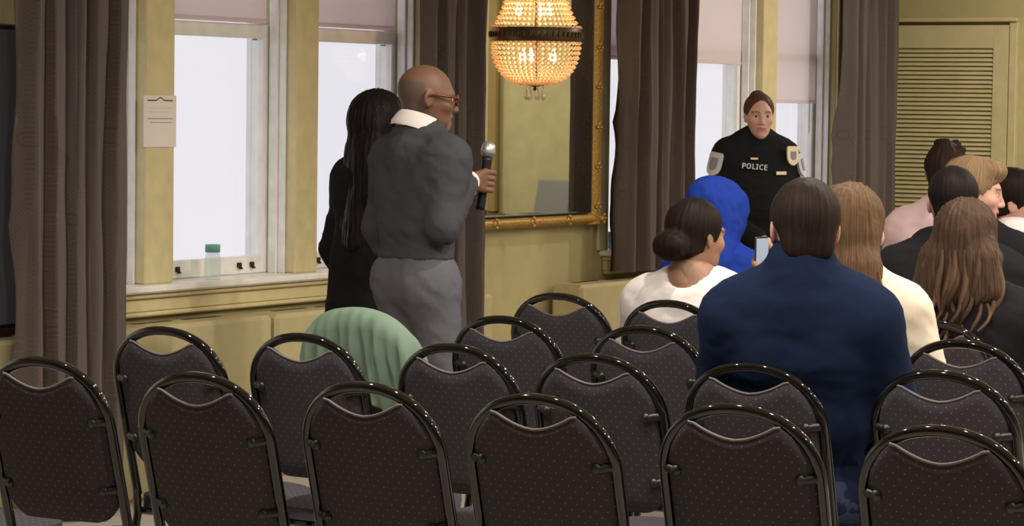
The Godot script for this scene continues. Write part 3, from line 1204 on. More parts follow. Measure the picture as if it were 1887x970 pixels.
func torso_prims(J: Dictionary, g: float, bulk: float) -> Array:
	var P: Vector3 = J.pelvis
	var S: Vector3 = J.S
	var X: Vector3 = (J.shR - J.shL).normalized()
	var sw: float = J.sw
	var k := 0.07
	var p := []
	p.append(cap(P - X * 0.07 * bulk, P + X * 0.07 * bulk, 0.112 * bulk + g, 0.112 * bulk + g, k))
	var w := P.lerp(S, 0.42)
	p.append(cap(w - X * 0.062 * bulk, w + X * 0.062 * bulk, 0.098 * bulk + g, 0.098 * bulk + g, k))
	w = P.lerp(S, 0.72)
	p.append(cap(w - X * 0.078 * bulk, w + X * 0.078 * bulk, 0.108 * bulk + g, 0.108 * bulk + g, k))
	w = P.lerp(S, 0.92)
	p.append(cap(w - X * (sw - 0.06), w + X * (sw - 0.06), 0.082 + g, 0.082 + g, k))
	var nb: Vector3 = S.lerp(J.head, 0.30)
	p.append(cap(S + Vector3(0, 0.0, 0.012), S.lerp(J.head, 0.22) + Vector3(0, 0, 0.018), 0.078 + g, 0.06 + g, 0.07))
	for n in ["shL", "shR"]:
		p.append(cap(nb, J[n] + Vector3(0, 0.012, 0), 0.05 + g * 0.6, 0.052 + g, 0.06))
	return p

func arm_prims(J: Dictionary, g: float, upto := 1.0, bulk := 1.0) -> Array:
	var p := []
	for n in ["L", "R"]:
		p.append(cap(J["sh" + n], J["el" + n], 0.056 * bulk + g, 0.045 * bulk + g, 0.05))
		p.append(cap(J["el" + n], J["el" + n].lerp(J["wr" + n], upto), 0.046 * bulk + g, (0.034 if upto > 0.9 else 0.042) * bulk + g, 0.03))
	return p

func leg_prims(J: Dictionary, g: float, bulk: float) -> Array:
	var P: Vector3 = J.pelvis
	var X: Vector3 = (J.hpR - J.hpL).normalized()
	var p := [cap(P - X * 0.07 * bulk, P + X * 0.07 * bulk, 0.112 * bulk + g, 0.112 * bulk + g, 0.05)]
	for n in ["L", "R"]:
		p.append(cap(J["hp" + n], J["kn" + n], 0.088 * bulk + g, 0.062 + g, 0.05))
		p.append(cap(J["kn" + n], J["an" + n] + Vector3(0, 0.02, 0), 0.06 + g, 0.048 + g, 0.03))
	return p

func folds(amp: float, sd: int, dir := Vector3(6, 9, 6)) -> Callable:
	var nz := FastNoiseLite.new()
	nz.seed = sd
	nz.frequency = 1.0
	nz.fractal_octaves = 3
	nz.domain_warp_enabled = true
	nz.domain_warp_amplitude = 0.3
	return func(p: Vector3, _n: Vector3) -> float:
		var q := p * dir
		return amp * (1.0 - 2.2 * absf(nz.get_noise_3d(q.x + q.y * 0.35, q.y, q.z - q.y * 0.25)))

func strands(amp: float, sd: int) -> Callable:
	# locks that run down the hair
	var nz := FastNoiseLite.new()
	nz.seed = sd
	nz.frequency = 1.0
	nz.fractal_octaves = 3
	return func(p: Vector3, _n: Vector3) -> float:
		var a := atan2(p.x, p.z)
		return amp * nz.get_noise_3d(a * 9.0, p.y * 5.0, Vector2(p.x, p.z).length() * 12.0)

func hair_mat(called: String, dark: Color, rough := 0.5) -> StandardMaterial3D:
	var m := mat(called, dark, rough)
	if not M.has("hair_grain"):
		var im := Image.create(256, 256, false, Image.FORMAT_RGB8)
		rng.seed = 77
		for x in 256:
			var q := rng.randf_range(0.62, 1.0)
			for y in 256:
				if y % 64 == 0: q = clampf(q + rng.randf_range(-0.12, 0.12), 0.6, 1.0)
				im.set_pixel(x, y, Color(q, q, q))
		M.hair_grain = ImageTexture.create_from_image(im)
	m.albedo_texture = M.hair_grain
	m.uv1_scale = Vector3(9, 1.5, 1)
	m.metallic_specular = 0.16
	return m

# cfg: J, skin (linear colour), sex, yaw / pitch / roll of the head against the body, top, trousers, shoes materials, bulk, sleeve, hairdo...
func person(cfg: Dictionary, label: String, at: Vector3, theta: float) -> Dictionary:
	var root := thing("person", label, "person", at, -deg_to_rad(theta))
	var J: Dictionary = cfg.J
	var bulk: float = cfg.get("bulk", 1.0)
	var hb := Basis(Vector3.UP, -deg_to_rad(cfg.get("yaw", 0.0))) * Basis(Vector3.RIGHT, deg_to_rad(cfg.get("pitch", 0.0))) * Basis(Vector3.BACK, deg_to_rad(cfg.get("roll", 0.0)))
	var sc: float = cfg.get("head_scale", 1.0)
	var hx := Transform3D(hb * sc, J.head)
	var skin: Color = cfg.skin
	var tint: Color = cfg.get("hair_tint", Color(0.03, 0.02, 0.015))
	var nape: bool = cfg.get("nape", false)
	var shaved: bool = cfg.get("shaved", false)
	var lip: Color = cfg.get("lip", Color(skin.r * 0.95, skin.g * 0.62, skin.b * 0.6))
	var colf := func(p: Vector3) -> Color:
		var c := skin
		var ax := absf(p.x)
		if p.z < -0.078 and p.y < -0.053 and p.y > -0.078 and ax < 0.026: c = lip
		elif p.z < -0.06 and absf(p.y - 0.0262 + 9.0 * pow(ax - 0.034, 2.0)) < 0.0045 and ax > 0.012 and ax < 0.052: c = tint.lerp(skin, 0.25)
		elif p.z < -0.07 and absf(p.y - 0.003) < 0.008 and ax > 0.016 and ax < 0.048: c = skin * 0.93
		if nape and p.z > 0.012 and p.y < -0.035 and p.y > -0.105 and ax < 0.062: c = skin.lerp(tint, 0.75)
		if shaved:
			# cropped hair round the sides and back, grey stubble on chin and lip
			var line := 0.045 + p.z * 0.1
			if p.y < line and p.y > -0.055 - p.z * 0.1 and p.z > 0.0 and (ax < 0.066 or p.z > 0.03): c = skin.lerp(Color(0.06, 0.055, 0.05), 0.62)
			if p.z < -0.055 and p.y < -0.05 and ax < 0.034 and not (p.y > -0.075 and p.y < -0.056): c = skin.lerp(Color(0.22, 0.2, 0.19), 0.6)
		return c
	var sm := mat("skin_%s" % root.name, Color.WHITE, 0.55)
	sm.vertex_color_use_as_albedo = true
	sm.subsurf_scatter_enabled = true
	sm.subsurf_scatter_strength = 0.12
	var body := MB.new()
	append_mb(body, head_mesh(cfg.get("sex", "m")), hx, colf)
	var flat := func(_p: Vector3) -> Color: return skin
	var under := torso_prims(J, -0.012, bulk) + arm_prims(J, -0.008) + leg_prims(J, -0.012, bulk)
	under.append(cap(J.S + Vector3(0, 0.0, 0.0), hx * Vector3(0, -0.1, 0.04), 0.045, 0.05, 0.04))
	for n in ["L", "R"]:
		under.append(cap(J["an" + n], J["an" + n] + Vector3(0, -0.045, -0.1), 0.036, 0.03, 0.02))
	sdf(body, under, 0.016, Transform3D(), flat)
	for n in ["L", "R"]:
		var d: Vector3 = (J["wr" + n] - J["el" + n]).normalized()
		var grip: bool = cfg.get("grip", "") == n
		var hm := hand_mesh("grip" if grip else "rest")
		var hxf: Transform3D
		if grip:
			var z := Vector3(-d.x, 0, -d.z).normalized()
			var up: Vector3 = cfg.get("grip_up", Vector3.UP)
			var y := up.normalized()
			z = (z - y * z.dot(y)).normalized()
			hxf = Transform3D(Basis(y.cross(z), y, z), Vector3.ZERO)
			hxf.origin = J["wr" + n] - hxf.basis * Vector3(0, -0.016, 0.125)
			cfg["grip_xf"] = hxf
		else:
			var z := -d
			var x := Vector3.UP.cross(z).normalized() * (1.0 if absf(z.y) < 0.95 else 1.0)
			if absf(z.y) > 0.9: x = Vector3.RIGHT
			x = (x - z * x.dot(z)).normalized()
			hxf = Transform3D(Basis(x * (1.0 if n == "R" else -1.0), z.cross(x), z), J["wr" + n] + d * 0.02)
		append_mb(body, hm, hxf, flat)
	obj("body", body, sm, root)
	# eyes
	for s in [-1.0, 1.0]:
		var e := MB.new()
		var pr := []
		for i in 9:
			var a := PI * i / 8.0
			pr.append(Vector2(sin(a) * 0.0115, -cos(a) * 0.0115))
		e.lathe(pr, 14, Transform3D(Basis(Vector3.RIGHT, PI / 2), Vector3.ZERO))
		for i in e.v.size():
			var q := e.v[i].normalized()
			e.c[i] = Color(0.02, 0.015, 0.01) if q.z < -0.8 else Color(0.62, 0.58, 0.55)
		var em := mat("eye", Color.WHITE, 0.2)
		em.vertex_color_use_as_albedo = true
		var eo := obj("eye", e, em, root)
		eo.transform = hx * Transform3D(Basis(Vector3.UP, deg_to_rad(cfg.get("gaze", 0.0))), Vector3(s * 0.031, 0.003, -0.0755))
	# clothes
	var bt: float = cfg.get("arm_bulk", 1.0)
	var tp := torso_prims(J, 0.006, bulk) + arm_prims(J, 0.006, cfg.get("sleeve", 1.0), bt)
	for q in cfg.get("top_extra", []): tp.append(q)
	if cfg.has("hem"): tp.append([2, 1, 0.006, Vector3(0, cfg.hem, 0), Vector3.DOWN])
	var cm := MB.new()
	sdf(cm, tp, 0.011, Transform3D(), null, folds(cfg.get("wrinkle", 0.0045), hash(label) % 1000))
	obj(cfg.get("top_name", "sweater"), cm, cfg.top, root)
	cm = MB.new()
	sdf(cm, leg_prims(J, 0.004, bulk), 0.014, Transform3D(), null, folds(0.005, 7))
	obj("trousers", cm, cfg.trousers, root)
	for n in ["L", "R"]:
		var a: Vector3 = J["an" + n]
		var f: Vector3 = cfg.get("foot", Vector3(0, 0, -1))
		cm = MB.new()
		var hl := Vector3(a.x, 0.045, a.z) - f * 0.03
		var toe := Vector3(a.x, 0.036, a.z) + f * 0.15
		sdf(cm, [cap(hl, toe, 0.045, 0.034, 0.02), cap(a + Vector3(0, 0.0, 0), hl, 0.043, 0.044, 0.03), [2, 1, 0.004, Vector3(0, 0.002, 0), Vector3.DOWN]], 0.008)
		obj("shoe", cm, cfg.get("shoes", M.black_plastic), root)
	return {"root": root, "hx": hx, "J": J, "cfg": cfg}

func hair(p: Dictionary, prims: Array, m: Material, amp := 0.003, cell := 0.006, tubes := []) -> MeshInstance3D:
	var mb := MB.new()
	sdf(mb, prims, cell, p.hx, null, strands(amp, hash(str(p.root.name)) % 500))
	for i in mb.v.size():
		var q: Vector3 = p.hx.affine_inverse() * mb.v[i]
		mb.uv[i] = Vector2(atan2(q.x, q.z) / TAU, q.y)
	for t in tubes:
		var pts := []
		for q in t[0]: pts.append(p.hx * q)
		mb.tube(pts, t[1], 6)
	return obj("hair", mb, m, p.root)

func short_hair(thick: float) -> Array:
	var t := thick
	return [
		ell(Vector3(0, 0.034, 0.02), Vector3(0.077 + t * 0.8, 0.085 + t, 0.094 + t)),
		cap(Vector3(-0.03, -0.045, 0.058), Vector3(0.03, -0.045, 0.058), 0.036 + t * 0.3, 0.036 + t * 0.3, 0.04),
		cut(ell(Vector3(0, -0.03, -0.1), Vector3(0.09, 0.085, 0.085), 0.02)),
		cut(ell(Vector3(-0.1, -0.03, 0.005), Vector3(0.034, 0.05, 0.045), 0.012)),
		cut(ell(Vector3(0.1, -0.03, 0.005), Vector3(0.034, 0.05, 0.045), 0.012)),
		cut(ell(Vector3(-0.118, -0.06, 0.045), Vector3(0.055, 0.078, 0.115), 0.02)),
		cut(ell(Vector3(0.118, -0.06, 0.045), Vector3(0.055, 0.078, 0.115), 0.02)),
		cut(cap(Vector3(-0.1, -0.125, 0.03), Vector3(0.1, -0.125, 0.03), 0.066, 0.066, 0.02)),
	]
func hang(prims: Array, rows: Array) -> Array:
	for r in rows: prims.append(r)
	return prims

func long_cap(t := 0.012) -> Array:
	# scalp of long hair, parted and open at the face
	return [
		ell(Vector3(0, 0.03, 0.018), Vector3(0.078 + t, 0.088 + t, 0.096 + t)),
		cap(Vector3(-0.062, -0.02, 0.035), Vector3(-0.07, -0.13, 0.05), 0.036, 0.036, 0.04),
		cap(Vector3(0.062, -0.02, 0.035), Vector3(0.07, -0.13, 0.05), 0.036, 0.036, 0.04),
		cap(Vector3(0, -0.02, 0.06), Vector3(0, -0.14, 0.075), 0.06, 0.055, 0.05),
	]

func people() -> void:
	var black := cloth("black_cloth", rgb(32, 31, 34))
	var charcoal := cloth("charcoal_knit", rgb(70, 70, 75))
	var greytr := cloth("grey_wool", rgb(96, 96, 104))
	var navy := cloth("navy_cloth", rgb(26, 35, 58))
	var white := cloth("white_cotton", rgb(222, 214, 214))
	var cream := cloth("cream_knit", rgb(208, 196, 178))
	var blue := cloth("blue_fleece", rgb(34, 56, 140))
	var pink := cloth("pale_pink_cotton", rgb(226, 196, 200))
	var denim := cloth("dark_denim", rgb(46, 52, 70))
	var uniform := cloth("uniform_cloth", rgb(34, 35, 38))
	var brown_skin := Color(0.17, 0.085, 0.052)
	var tan_skin := Color(0.26, 0.14, 0.09)
	var fair := Color(0.50, 0.31, 0.24)
	var pinkish := Color(0.52, 0.29, 0.23)
	# ---- man with the microphone
	var J := standing(1.685)
	J.head = Vector3(0.0, 1.566, -0.035)
	J.S = Vector3(0, 1.375, -0.01)
	J.pelvis = Vector3(0, 0.925, 0.01)
	J.sw = 0.185
	J.shL = Vector3(-0.185, 1.345, -0.01)
	J.shR = Vector3(0.168, 1.345, -0.01)
	J.elR = Vector3(0.198, 1.12, 0.035)
	J.wrR = Vector3(0.118, 1.268, -0.128)
	J.elL = Vector3(-0.24, 1.10, 0.0)
	J.wrL = Vector3(-0.21, 0.93, -0.06)
	J.knL = Vector3(-0.10, 0.48, -0.03)
	J.knR = Vector3(0.10, 0.48, -0.09)
	J.anR = Vector3(0.10, 0.085, -0.06)
	var cfg := {"J": J, "skin": brown_skin, "yaw": 24.0, "pitch": -6.0, "shaved": true, "top": charcoal, "trousers": greytr, "bulk": 1.0, "arm_bulk": 1.06, "grip": "R", "grip_up": Vector3(0.05, 1, -0.12), "wrinkle": 0.006, "sleeve": 0.97, "hem": 1.0, "top_extra": [cap(Vector3(0, 1.385, 0.03), Vector3(0, 1.43, 0.02), 0.085, 0.068, 0.05)],
		"hair_tint": Color(0.08, 0.075, 0.07)}
	var p := person(cfg, "person in charcoal sweater, glasses and grey trousers speaking into a microphone", Vector3(-5.385, 0, -8.42), 22.0)
	# shirt collar standing over the neck of the sweater
	var mb := MB.new()
	mb.lathe([Vector2(0.086, -0.03), Vector2(0.088, -0.012), Vector2(0.077, 0.02), Vector2(0.07, 0.03), Vector2(0.064, 0.028), Vector2(0.066, 0.0), Vector2(0.07, -0.03)], 28, Transform3D(Basis(Vector3.RIGHT, -0.36).scaled(Vector3(1, 1, 1.08)), Vector3(0, 1.473, 0.008)))
	obj("shirt_collar", mb, white, p.root)
	mb = MB.new()
	var wr: Vector3 = J.wrR
	var wd: Vector3 = (J.wrR - J.elR).normalized()
	sdf(mb, [cap(wr - wd * 0.03, wr + wd * 0.004, 0.044, 0.042, 0.01)], 0.006)
	obj("shirt_cuff", mb, white, p.root)
	# glasses
	var gm := mat("tortoise_acetate", rgb(104, 48, 24), 0.25)
	mb = MB.new()
	var hx: Transform3D = p.hx
	for s in [-1.0, 1.0]:
		var ring := []
		for k in 17:
			var a := TAU * k / 16.0
			ring.append(hx * Vector3(s * 0.034 + cos(a) * 0.026, 0.002 + sin(a) * 0.019, -0.104 + absf(cos(a)) * 0.002 + (0.006 if cos(a) * s > 0 else 0.0)))
		mb.tube(ring, [0.0032], 6)
		mb.tube([hx * Vector3(s * 0.06, 0.009, -0.098), hx * Vector3(s * 0.078, 0.011, -0.085), hx * Vector3(s * 0.084, 0.012, -0.02), hx * Vector3(s * 0.086, 0.01, 0.008), hx * Vector3(s * 0.082, -0.008, 0.028)], [0.0042, 0.005, 0.0045, 0.004, 0.003], 6)
	mb.tube([hx * Vector3(-0.009, 0.008, -0.106), hx * Vector3(0, 0.011, -0.109), hx * Vector3(0.009, 0.008, -0.106)], [0.0032], 6)
	var go := obj("glasses", mb, gm, p.root)
	mb = MB.new()
	for s in [-1.0, 1.0]:
		var ring := []
		for k in 16:
			var a := TAU * k / 16.0
			ring.append(hx * Vector3(s * 0.034 + cos(a) * 0.0255, 0.002 + sin(a) * 0.0185, -0.103))
		mb.flat(ring, hx.basis * Vector3(0, 0, -1))
	obj("lens", mb, M.window_glass, go)
	# microphone in his right hand
	var gx: Transform3D = p.root.transform * cfg.grip_xf
	var t := thing("microphone", "black handheld microphone with silver grille held before the charcoal sweater", "microphone")
	t.transform = gx
	mb = MB.new()
	mb.lathe([Vector2(0, -0.105), Vector2(0.016, -0.104), Vector2(0.0175, -0.09), Vector2(0.017, 0.0), Vector2(0.019, 0.075), Vector2(0.0215, 0.085), Vector2(0, 0.087)], 20)
	obj("handle", mb, M.black_plastic, t)
	mb = MB.new()
	mb.lathe([Vector2(0.0, 0.085), Vector2(0.022, 0.086), Vector2(0.026, 0.1), Vector2(0.0265, 0.112), Vector2(0.024, 0.128), Vector2(0.015, 0.14), Vector2(0, 0.144)], 20)
	obj("grille", mb, M.silver, t)
	mb = MB.new()
	mb.lathe([Vector2(0.0265, 0.098), Vector2(0.0285, 0.1), Vector2(0.0285, 0.107), Vector2(0.0265, 0.109)], 20)
	obj("grille_band", mb, M.grey_plastic, t)
	# ---- woman with long black hair beside him
	J = standing(1.585)
	J.sw = 0.155
	J.shL = J.S + Vector3(-0.155, -0.03, 0)
	J.shR = J.S + Vector3(0.155, -0.03, 0)
	J.head = Vector3(0, 1.47, -0.02)
	var coat := [cap(Vector3(-0.05, 0.75, 0.01), Vector3(0.05, 0.75, 0.01), 0.15, 0.15, 0.08), cap(Vector3(-0.05, 0.95, 0.01), Vector3(0.05, 0.95, 0.01), 0.125, 0.125, 0.08), [2, 1, 0.01, Vector3(0, 0.70, 0), Vector3.DOWN]]
	cfg = {"J": J, "skin": tan_skin, "sex": "f", "yaw": 18.0, "top": black, "top_name": "coat", "trousers": black, "bulk": 0.95, "top_extra": coat}
	p = person(cfg, "person in a long black coat standing between window and charcoal sweater", Vector3(-5.905, 0, -8.935), 22.0)
	var bh := hair_mat("black_hair", rgb(38, 31, 33), 0.42)
	var lp := long_cap(0.013)
	for i in 5:
		var x := -0.075 + 0.0375 * i
		lp.append(cap(Vector3(x, -0.1, 0.06 + 0.01 * (i % 2)), Vector3(x * 1.25, -0.44 - 0.012 * (i % 3), 0.115), 0.044, 0.036, 0.045))
	lp.append(cut(ell(Vector3(0, -0.045, -0.115), Vector3(0.075, 0.11, 0.085), 0.02)))
	hair(p, lp, bh, 0.006)
	# ---- officer
	J = standing(1.62)
	J.sw = 0.14
	J.head = Vector3(0, 1.51, -0.045)
	J.S = Vector3(0, 1.352, 0.0)
	J.shL = J.S + Vector3(-0.142, -0.03, 0)
	J.shR = J.S + Vector3(0.142, -0.03, 0)
	J.elL = Vector3(-0.205, 1.06, 0.01)
	J.elR = Vector3(0.205, 1.06, 0.01)
	J.wrL = Vector3(-0.075, 0.93, -0.2)
	J.wrR = Vector3(0.06, 0.945, -0.215)
	var vest := [ell(Vector3(0, 1.19, -0.02), Vector3(0.15, 0.17, 0.118), 0.05), cap(Vector3(0, 1.36, 0.0), Vector3(0, 1.405, -0.012), 0.066, 0.06, 0.02)]
	cfg = {"J": J, "skin": Color(0.62, 0.38, 0.32), "sex": "f", "yaw": 11.0, "pitch": -2.0, "top": uniform, "top_name": "uniform_jacket", "trousers": uniform, "top_extra": vest, "hair_tint": Color(0.09, 0.055, 0.04), "head_scale": 0.9, "bulk": 0.92, "lip": Color(0.44, 0.2, 0.17), "arm_bulk": 1.0}
	p = person(cfg, "person in black police uniform standing before the farther window", Vector3(-5.84, 0, -12.08), 134.0)
	var brown := hair_mat("brown_hair", rgb(104, 78, 62), 0.5)
	var oh := [ell(Vector3(0, 0.036, 0.022), Vector3(0.08, 0.088, 0.098)), ell(Vector3(0.0, 0.1, 0.075), Vector3(0.04, 0.034, 0.04), 0.02),
		cut(ell(Vector3(0, -0.035, -0.1), Vector3(0.082, 0.108, 0.09), 0.015)), cut(cap(Vector3(-0.1, -0.09, 0.0), Vector3(0.1, -0.09, 0.0), 0.06, 0.06, 0.02)),
		cut(ell(Vector3(-0.095, -0.01, -0.005), Vector3(0.025, 0.035, 0.03), 0.01)), cut(ell(Vector3(0.095, -0.01, -0.005), Vector3(0.025, 0.035, 0.03), 0.01))]
	hair(p, oh, brown, 0.002)
	officer_marks(p)
	# ---- man in the navy jacket
	J = seated(1.362, 0.165)
	J.S.y += 0.035
	J.sw = 0.175
	J.shL = J.S + Vector3(-0.175, -0.065, 0)
	J.shR = J.S + Vector3(0.175, -0.065, 0)
	J.elL = Vector3(-0.235, 0.76, 0.05)
	J.elR = Vector3(0.235, 0.76, 0.05)
	var collar := [cap(J.S + Vector3(0, 0.03, 0.01), J.S + Vector3(0, 0.075, 0.012), 0.088, 0.08, 0.02)]
	cfg = {"J": J, "skin": pinkish, "yaw": -22.0, "nape": true, "pitch": -4.0, "top": navy, "top_name": "jacket", "trousers": denim, "bulk": 1.06, "arm_bulk": 1.12, "top_extra": collar, "wrinkle": 0.003}
	p = person(cfg, "person in a navy jacket seated with back turned and collar raised", seat_at(-2.935, 6.095), -14.0)
	var dark := hair_mat("dark_brown_hair", rgb(52, 42, 38), 0.55)
	hair(p, short_hair(0.010), dark, 0.003)
	# ---- brown haired woman beside him
	J = seated(1.328, 0.15)
	J.sw = 0.16
	J.shL = J.S + Vector3(-0.16, -0.035, 0)
	J.shR = J.S + Vector3(0.16, -0.035, 0)
	cfg = {"J": J, "skin": fair, "sex": "f", "yaw": 6.0, "top": cream, "top_name": "sweater", "trousers": denim, "arm_bulk": 1.1}
	p = person(cfg, "person in a cream sweater seated beside the navy jacket", seat_at(-3.165, 6.98), 0.0)
	var lightb := hair_mat("light_brown_hair", rgb(116, 90, 69), 0.5)
	lp = long_cap(0.013)
	for i in 5:
		var x := -0.075 + 0.0375 * i
		lp.append(cap(Vector3(x, -0.1, 0.07), Vector3(x * 1.3, -0.2 - 0.015 * (i % 3), 0.09), 0.042, 0.026, 0.04))
	lp.append(cut(ell(Vector3(0, -0.045, -0.115), Vector3(0.075, 0.11, 0.085), 0.02)))
	hair(p, lp, lightb, 0.008, 0.006, curls(24, -0.16, -0.33, 0.014, 41))
	# ---- woman with the bun
	J = seated(1.238, 0.07)
	J.sw = 0.175
	J.shL = J.S + Vector3(-0.18, -0.035, 0)
	J.shR = J.S + Vector3(0.18, -0.03, -0.02)
	J.elR = Vector3(0.27, 0.90, -0.16)
	J.wrR = Vector3(0.12, 0.985, -0.30)
	cfg = {"J": J, "skin": tan_skin, "sex": "f", "yaw": 16.0, "pitch": -4.0, "top": white, "top_name": "white_top", "trousers": black, "top_extra": [cut(cap(J.S + Vector3(0, 0.075, 0.03), J.S + Vector3(0, 0.12, -0.03), 0.076, 0.08, 0.012))], "bulk": 1.12, "arm_bulk": 1.15, "grip": "R"}
	p = person(cfg, "person in a white top seated and holding up a phone", seat_at(-4.18, 7.95), 0.0)
	var bun := short_hair(0.010)
	bun.append(ell(Vector3(0, -0.035, 0.125), Vector3(0.062, 0.05, 0.048), 0.02))
	hair(p, bun, hair_mat("black_brown_hair", rgb(42, 32, 30), 0.5), 0.003)
	t = thing("phone", "phone with a lit screen held up by the person in the white top", "phone")
	t.transform = p.root.transform * cfg.grip_xf * Transform3D(Basis(Vector3.UP, 0.5), Vector3(-0.004, 0.035, 0.0))
	mb = MB.new()
	mb.box(Vector3(-0.034, -0.062, -0.0045), Vector3(0.034, 0.075, 0.0045), 0.004)
	obj("phone_body", mb, M.black_plastic, t)
	var scr := mat("phone_screen", rgb(120, 128, 140), 0.2)
	scr.emission_enabled = true
	scr.emission = Color(0.75, 0.82, 0.92)
	scr.emission_energy_multiplier = 0.3
	mb = MB.new()
	mb.box(Vector3(-0.031, -0.055, 0.0045), Vector3(0.031, 0.069, 0.0052), 0)
	obj("screen", mb, scr, t)
	# ---- person in the blue hood
	J = seated(1.27, 0.05)
	cfg = {"J": J, "skin": tan_skin, "sex": "f", "yaw": -6.0, "pitch": -10.0, "top": blue, "top_name": "hooded_sweatshirt", "trousers": denim, "arm_bulk": 1.15, "bulk": 1.05, "wrinkle": 0.009}
	p = person(cfg, "person in a bright blue sweatshirt seated with the hood up", Vector3(-4.52, 0, -9.12), 14.0)
	mb = MB.new()
	sdf(mb, [ell(Vector3(0, 0.025, 0.025), Vector3(0.102, 0.112, 0.125)), cap(Vector3(0, -0.06, 0.04), Vector3(0, -0.17, 0.06), 0.095, 0.115, 0.05), ell(Vector3(0, 0.06, 0.11), Vector3(0.05, 0.05, 0.05), 0.06),
		cut(ell(Vector3(0, -0.02, -0.12), Vector3(0.072, 0.1, 0.1), 0.02))], 0.008, p.hx, null, folds(0.006, 61, Vector3(12, 7, 12)))
	obj("hood", mb, blue, p.root)
	chair(-4.52, 8.81, 0.0, "banquet chair carrying the person in the blue hood")
	# ---- woman with long wavy hair
	J = seated(1.27, 0.10)
	J.sw = 0.18
	J.shL = J.S + Vector3(-0.185, -0.05, 0)
	J.shR = J.S + Vector3(0.2, -0.05, 0)
	J.elL = Vector3(-0.255, 0.76, 0.02)
	J.elR = Vector3(0.29, 0.78, 0.0)
	cfg = {"J": J, "skin": fair, "sex": "f", "yaw": 0.0, "top": black, "top_name": "black_top", "trousers": black, "bulk": 1.15, "arm_bulk": 1.2}
	p = person(cfg, "person in a wide black top seated one row ahead of the cream sweater", seat_at(-3.14, 7.70), -4.0)
	var midb := hair_mat("wavy_brown_hair", rgb(86, 67, 55), 0.5)
	lp = long_cap(0.014)
	for i in 5:
		var x := -0.08 + 0.04 * i
		lp.append(cap(Vector3(x, -0.06, 0.07), Vector3(x * 1.35, -0.14 - 0.02 * (i % 2), 0.095), 0.046, 0.03, 0.045))
	lp.append(cut(ell(Vector3(0, -0.045, -0.115), Vector3(0.075, 0.11, 0.085), 0.02)))
	hair(p, lp, midb, 0.010, 0.006, curls(30, -0.10, -0.28, 0.03, 9))
	mb = MB.new()
	for q in curls(24, -0.07, -0.30, 0.03, 12):
		var pts := []
		for w in q[0]: pts.append(p.hx * (w + Vector3(0, 0.0, 0.004)))
		mb.tube(pts, q[1], 6)
	obj("curls", mb, hair_mat("pale_brown_hair", rgb(116, 92, 74), 0.5), p.root)
	# ---- man with cropped black hair, row ahead
	J = seated(1.35, 0.04)
	J.sw = 0.185
	J.shL = J.S + Vector3(-0.19, -0.045, 0)
	J.shR = J.S + Vector3(0.19, -0.045, 0)
	cfg = {"J": J, "skin": pinkish, "yaw": -20.0, "nape": true, "top": black, "top_name": "black_shirt", "trousers": denim, "bulk": 1.08, "arm_bulk": 1.1}
	p = person(cfg, "person in a black shirt seated two rows ahead of the cream sweater", Vector3(-3.57, 0, -8.92), -6.0)
	hair(p, short_hair(0.009), hair_mat("cropped_black_hair", rgb(38, 33, 34), 0.5), 0.002)
	chair(-3.57, 8.61, 0.0, "banquet chair carrying the person in the black shirt")
	# ---- person with sandy hair looking to the right
	J = seated(1.365, 0.03)
	cfg = {"J": J, "skin": pinkish, "yaw": 62.0, "pitch": -8.0, "top": black, "top_name": "dark_top", "trousers": denim}
	p = person(cfg, "person in a dark top seated with head turned in profile", Vector3(-3.80, 0, -9.70), 6.0)
	var sandy := short_hair(0.014)
	sandy.append(ell(Vector3(0.02, 0.09, -0.06), Vector3(0.055, 0.035, 0.045), 0.03))
	hair(p, sandy, hair_mat("sandy_hair", rgb(158, 130, 100), 0.5), 0.006)
	chair(-3.80, 9.39, 0.0, "banquet chair carrying the person turned in profile")
	# ---- person with tousled dark hair and pale pink shirt
	J = seated(1.40, 0.0)
	J.sw = 0.19
	J.shL = J.S + Vector3(-0.195, -0.055, 0)
	J.shR = J.S + Vector3(0.19, -0.05, 0)
	cfg = {"J": J, "skin": pinkish, "yaw": -14.0, "top": pink, "top_name": "pink_shirt", "trousers": denim, "bulk": 1.1, "arm_bulk": 1.15}
	p = person(cfg, "person in a pale pink shirt seated near the louvred door", Vector3(-4.48, 0, -11.08), 0.0)
	var tous := short_hair(0.013)
	for q in [[-0.03, 0.125, 0.0], [0.035, 0.122, -0.02], [0.06, 0.1, 0.03], [0.0, 0.128, 0.04]]:
		tous.append(ell(Vector3(q[0], q[1], q[2]), Vector3(0.024, 0.02, 0.024), 0.012))
	hair(p, tous, hair_mat("tousled_dark_hair", rgb(62, 48, 42), 0.5), 0.007)
	chair(-4.48, 10.77, 0.0, "banquet chair carrying the person in the pale pink shirt")
	# ---- woman with dark tied hair and white shirt at the right
	J = seated(1.315, 0.02)
	J.sw = 0.17
	cfg = {"J": J, "skin": pinkish, "sex": "f", "yaw": 62.0, "roll": -12.0, "pitch": -6.0, "top": white, "top_name": "white_shirt", "trousers": black, "bulk": 1.08, "arm_bulk": 1.2, "sleeve": 0.35}
	p = person(cfg, "person in a white short sleeved shirt seated with head tilted", Vector3(-3.95, 0, -10.52), 10.0)
	var tied := short_hair(0.011)
	tied.append(cap(Vector3(0, 0.02, 0.11), Vector3(0.0, -0.09, 0.125), 0.036, 0.02, 0.03))
	hair(p, tied, M.black_brown_hair, 0.003)
	chair(-3.95, 10.2, 0.0, "banquet chair carrying the person in the white short sleeved shirt")

func seat_at(x: float, s: float) -> Vector3:
	return Vector3(x, 0, -s - (0.19 + REC * (CH - 0.47)))

